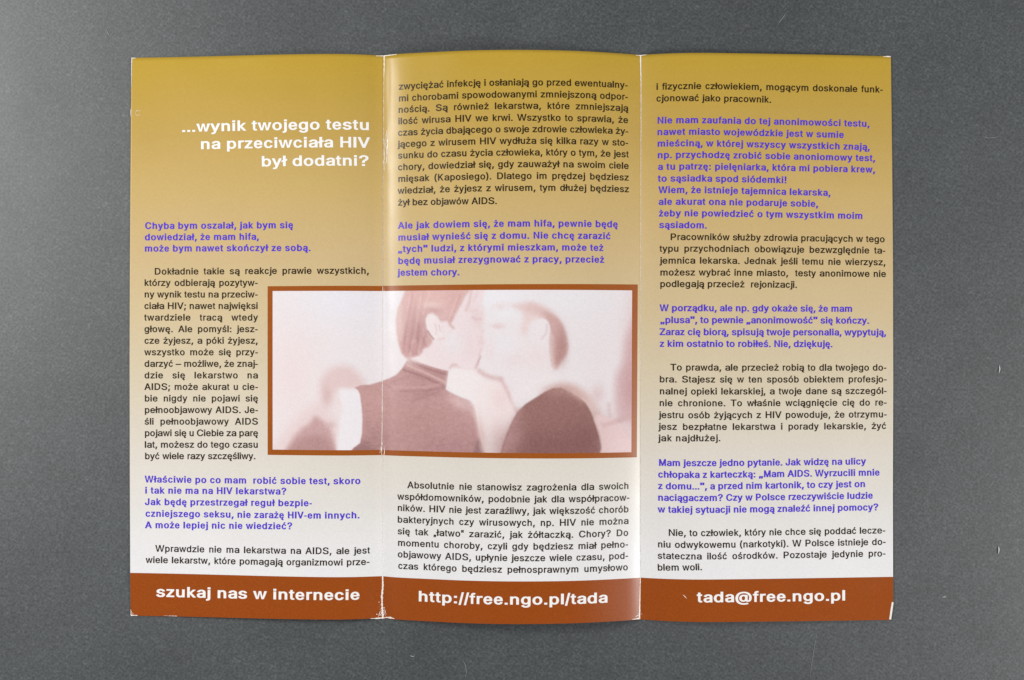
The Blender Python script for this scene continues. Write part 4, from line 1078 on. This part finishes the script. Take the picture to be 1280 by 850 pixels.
w.stroke([(463, 773.2), (470, 773.0), (478, 772.4), (482, 772.0)], [.5, 1.3, 1.8, 1.2], jit=.4, step=1.0)
w.stroke([(482, 771.6), (488, 772.0), (493, 773.4)], [1.0, 2.0, .5], jit=.4, step=1.0)
for _ in range(26):
    w.chip(478 + rng.normal(0, 2.2), 769 - abs(rng.normal(0, 5)), rng.uniform(.3, .75))
w.build('fold_wear', leaflet, label='white worn crease between left and middle panel, cracked at the bottom, with painted glints in the upper part')

w = Wear()                                        # second fold
w.stroke([(800.7, 69.2), (800.8, 80), (801.0, 95)], [1.7, 1.3, 1.2], jit=.25)
w.stroke([(801.2, 95), (801.2, 160), (801.0, 240), (800.9, 360)], [.85, .6, .5, .45], jit=.35)
w.stroke([(800.9, 360), (800.6, 480), (800.4, 600), (800.2, 720)], [.4, .35, .35, .5], jit=.4)
w.stroke([(800.4, 721), (800.0, 740), (799.6, 758), (799.4, 773.6)], [.9, .9, 1.0, 1.5], jit=.3, step=1.2)
w.stroke([(790, 774.2), (796, 773.4), (799.8, 772.6)], [.4, 1.2, 2.0], jit=.4, step=1.0)
w.stroke([(794, 771), (798.5, 768.5)], [.3, .7], jit=.4, step=1.0)
for _ in range(6):
    w.chip(798.5 + rng.normal(0, 1.2), 770 - abs(rng.normal(0, 4)), rng.uniform(.25, .5))
w.build('fold_wear', leaflet, label='thin white crease between middle and right panel')



def rubbed(name, strokes, step=1.2, jit=.3, label=None):
    """One rubbed spot: strokes of (points, widths) that touch each other."""
    w = Wear()
    for pts, widths in strokes:
        w.stroke(pts, widths, step=step, jit=jit)
    w.build(name, leaflet, label=label)


rubbed('rubbed_corner', [([(164.6, 72.8), (167, 72.7), (170, 72.6)], [1.5, .8, .3]), ([(165.0, 72.8), (164.6, 84), (164.4, 110)], [1.2, .7, .3])])
rubbed('rubbed_corner', [([(163.6, 762), (163.9, 769.0)], [.5, 1.2]), ([(164, 769.0), (172, 769.2)], [1.5, .7]), ([(164.2, 764.5), (167, 767.8)], [.4, .3])])
rubbed('rubbed_corner', [([(1104, 70.6), (1109, 70.6), (1113, 70.8)], [.5, 1.1, 1.6])])
rubbed('rubbed_rim', [([(205, 769.6), (221, 770.0)], [.2, .5])], jit=.6)
rubbed('rubbed_rim', [([(470, 69.9), (480, 69.9), (496, 67.9)], [.5, 1.1, .5])], jit=.4)
rubbed('rubbed_rim', [([(795, 69.1), (801, 69.4), (808, 68.4)], [.4, 1.0, .4])], jit=.4)
rubbed('bent_corner', [([(1115.8, 752.5), (1114.2, 763), (1112.6, 774.2)], [2.2, 2.4, 2.4])], 1.5, .08, 'white slanting edge of the bent off corner')
rubbed('ghost_mark', [([(163.8, 136), (163.4, 140), (163.8, 146)], [.3, .8, .3])], .8)
rubbed('ghost_mark', [([(172.6 + 2.9 * math.cos(a), 141.2 + 3.4 * math.sin(a)) for a in np.linspace(.5, 5.6, 16)], [.32] * 16)], .8, .4)
rubbed('scratch', [([(853.5, 743.4), (856, 745.4), (858.6, 748.2)], [.3, .8, .3])], .8)

# ------------------------------------------------------------------ backdrop and lint
n = 2
bx = 1.6
verts = [(-bx, -bx, 0), (bx, -bx, 0), (bx, bx, 0), (-bx, bx, 0)]
back = mesh_obj('backdrop', verts, [(0, 1, 2, 3)], M_BACK)
back['kind'] = 'structure'


def fibre(name, pts, r, label, cat, group=None):
    """A hair or speck lying on the backdrop: a small tapered tube through photo points."""
    P = np.array([((x - W0 / 2) * S, (H0 / 2 - y) * S) for x, y in pts])
    c = P.mean(0)
    V, F = [], []
    k = 6
    N = len(P)
    for i in range(N):
        t = P[min(i + 1, N - 1)] - P[max(i - 1, 0)]
        t = t / (np.hypot(*t) + 1e-12)
        nrm = np.array([-t[1], t[0]])
        rad = r * S * (0.35 + 0.65 * math.sin(math.pi * (i + .5) / N))
        for j in range(k):
            a = 2 * math.pi * j / k
            q = P[i] - c + nrm * rad * math.cos(a)
            V.append((q[0], q[1], rad * (1 + math.sin(a))))
    for i in range(N - 1):
        for j in range(k):
            a, b = i * k + j, i * k + (j + 1) % k
            F.append((a, a + k, b + k, b))
    F += [tuple(range(k)), tuple(range((N - 1) * k, N * k))[::-1]]
    o = mesh_obj(name, V, F, M_LINT if 'speck' in name else M_HAIR, smooth=True)
    o.location = (c[0], c[1], 0.00002)
    o['label'] = label
    o['category'] = cat
    if group:
        o['group'] = group
    return o


G = 'lint on the grey backdrop'
fibre('lint_fibre', [(133, 36), (134.4, 40), (136, 43), (138.5, 46)], .45, 'thin pale curved hair on the grey backdrop above the left panel', 'lint', G)
fibre('lint_speck', [(1249, 457), (1249.4, 461), (1248.6, 466)], .8, 'small white upright speck right of the leaflet near mid height', 'lint', G)
fibre('lint_speck', [(1248, 683), (1248.4, 687), (1247.8, 692)], .85, 'small bright white upright speck low at the right, beside the leaflet bottom', 'lint', G)
fibre('lint_speck', [(1177.5, 746.6), (1180, 745.8), (1182.5, 746.2)], .5, 'tiny flat white speck right of the cut bottom corner of the leaflet', 'lint', G)
fibre('lint_fibre', [(1229, 171), (1236, 172.4), (1243, 172), (1249, 170.6)], .28, 'faint level hair on the backdrop right of the right panel', 'lint', G)
fibre('lint_fibre', [(579, 826), (582, 832), (583, 840), (581.5, 848)], .26, 'faint wavy hair below the middle panel at the bottom', 'lint', G)
fibre('lint_speck', [(513, 819.5), (515, 820.4), (518, 820)], .4, 'tiny pale speck on the backdrop below the first fold', 'lint', G)
fibre('lint_fibre', [(985, 13), (980, 20), (976, 25), (972, 31)], .3, 'pale slanting hair on the backdrop above the right panel near the top', 'lint', G)
fibre('lint_fibre', [(1021, 792), (1018, 808), (1015, 828), (1012, 848)], .22, 'faint long upright hair below the right panel at the bottom', 'lint', G)
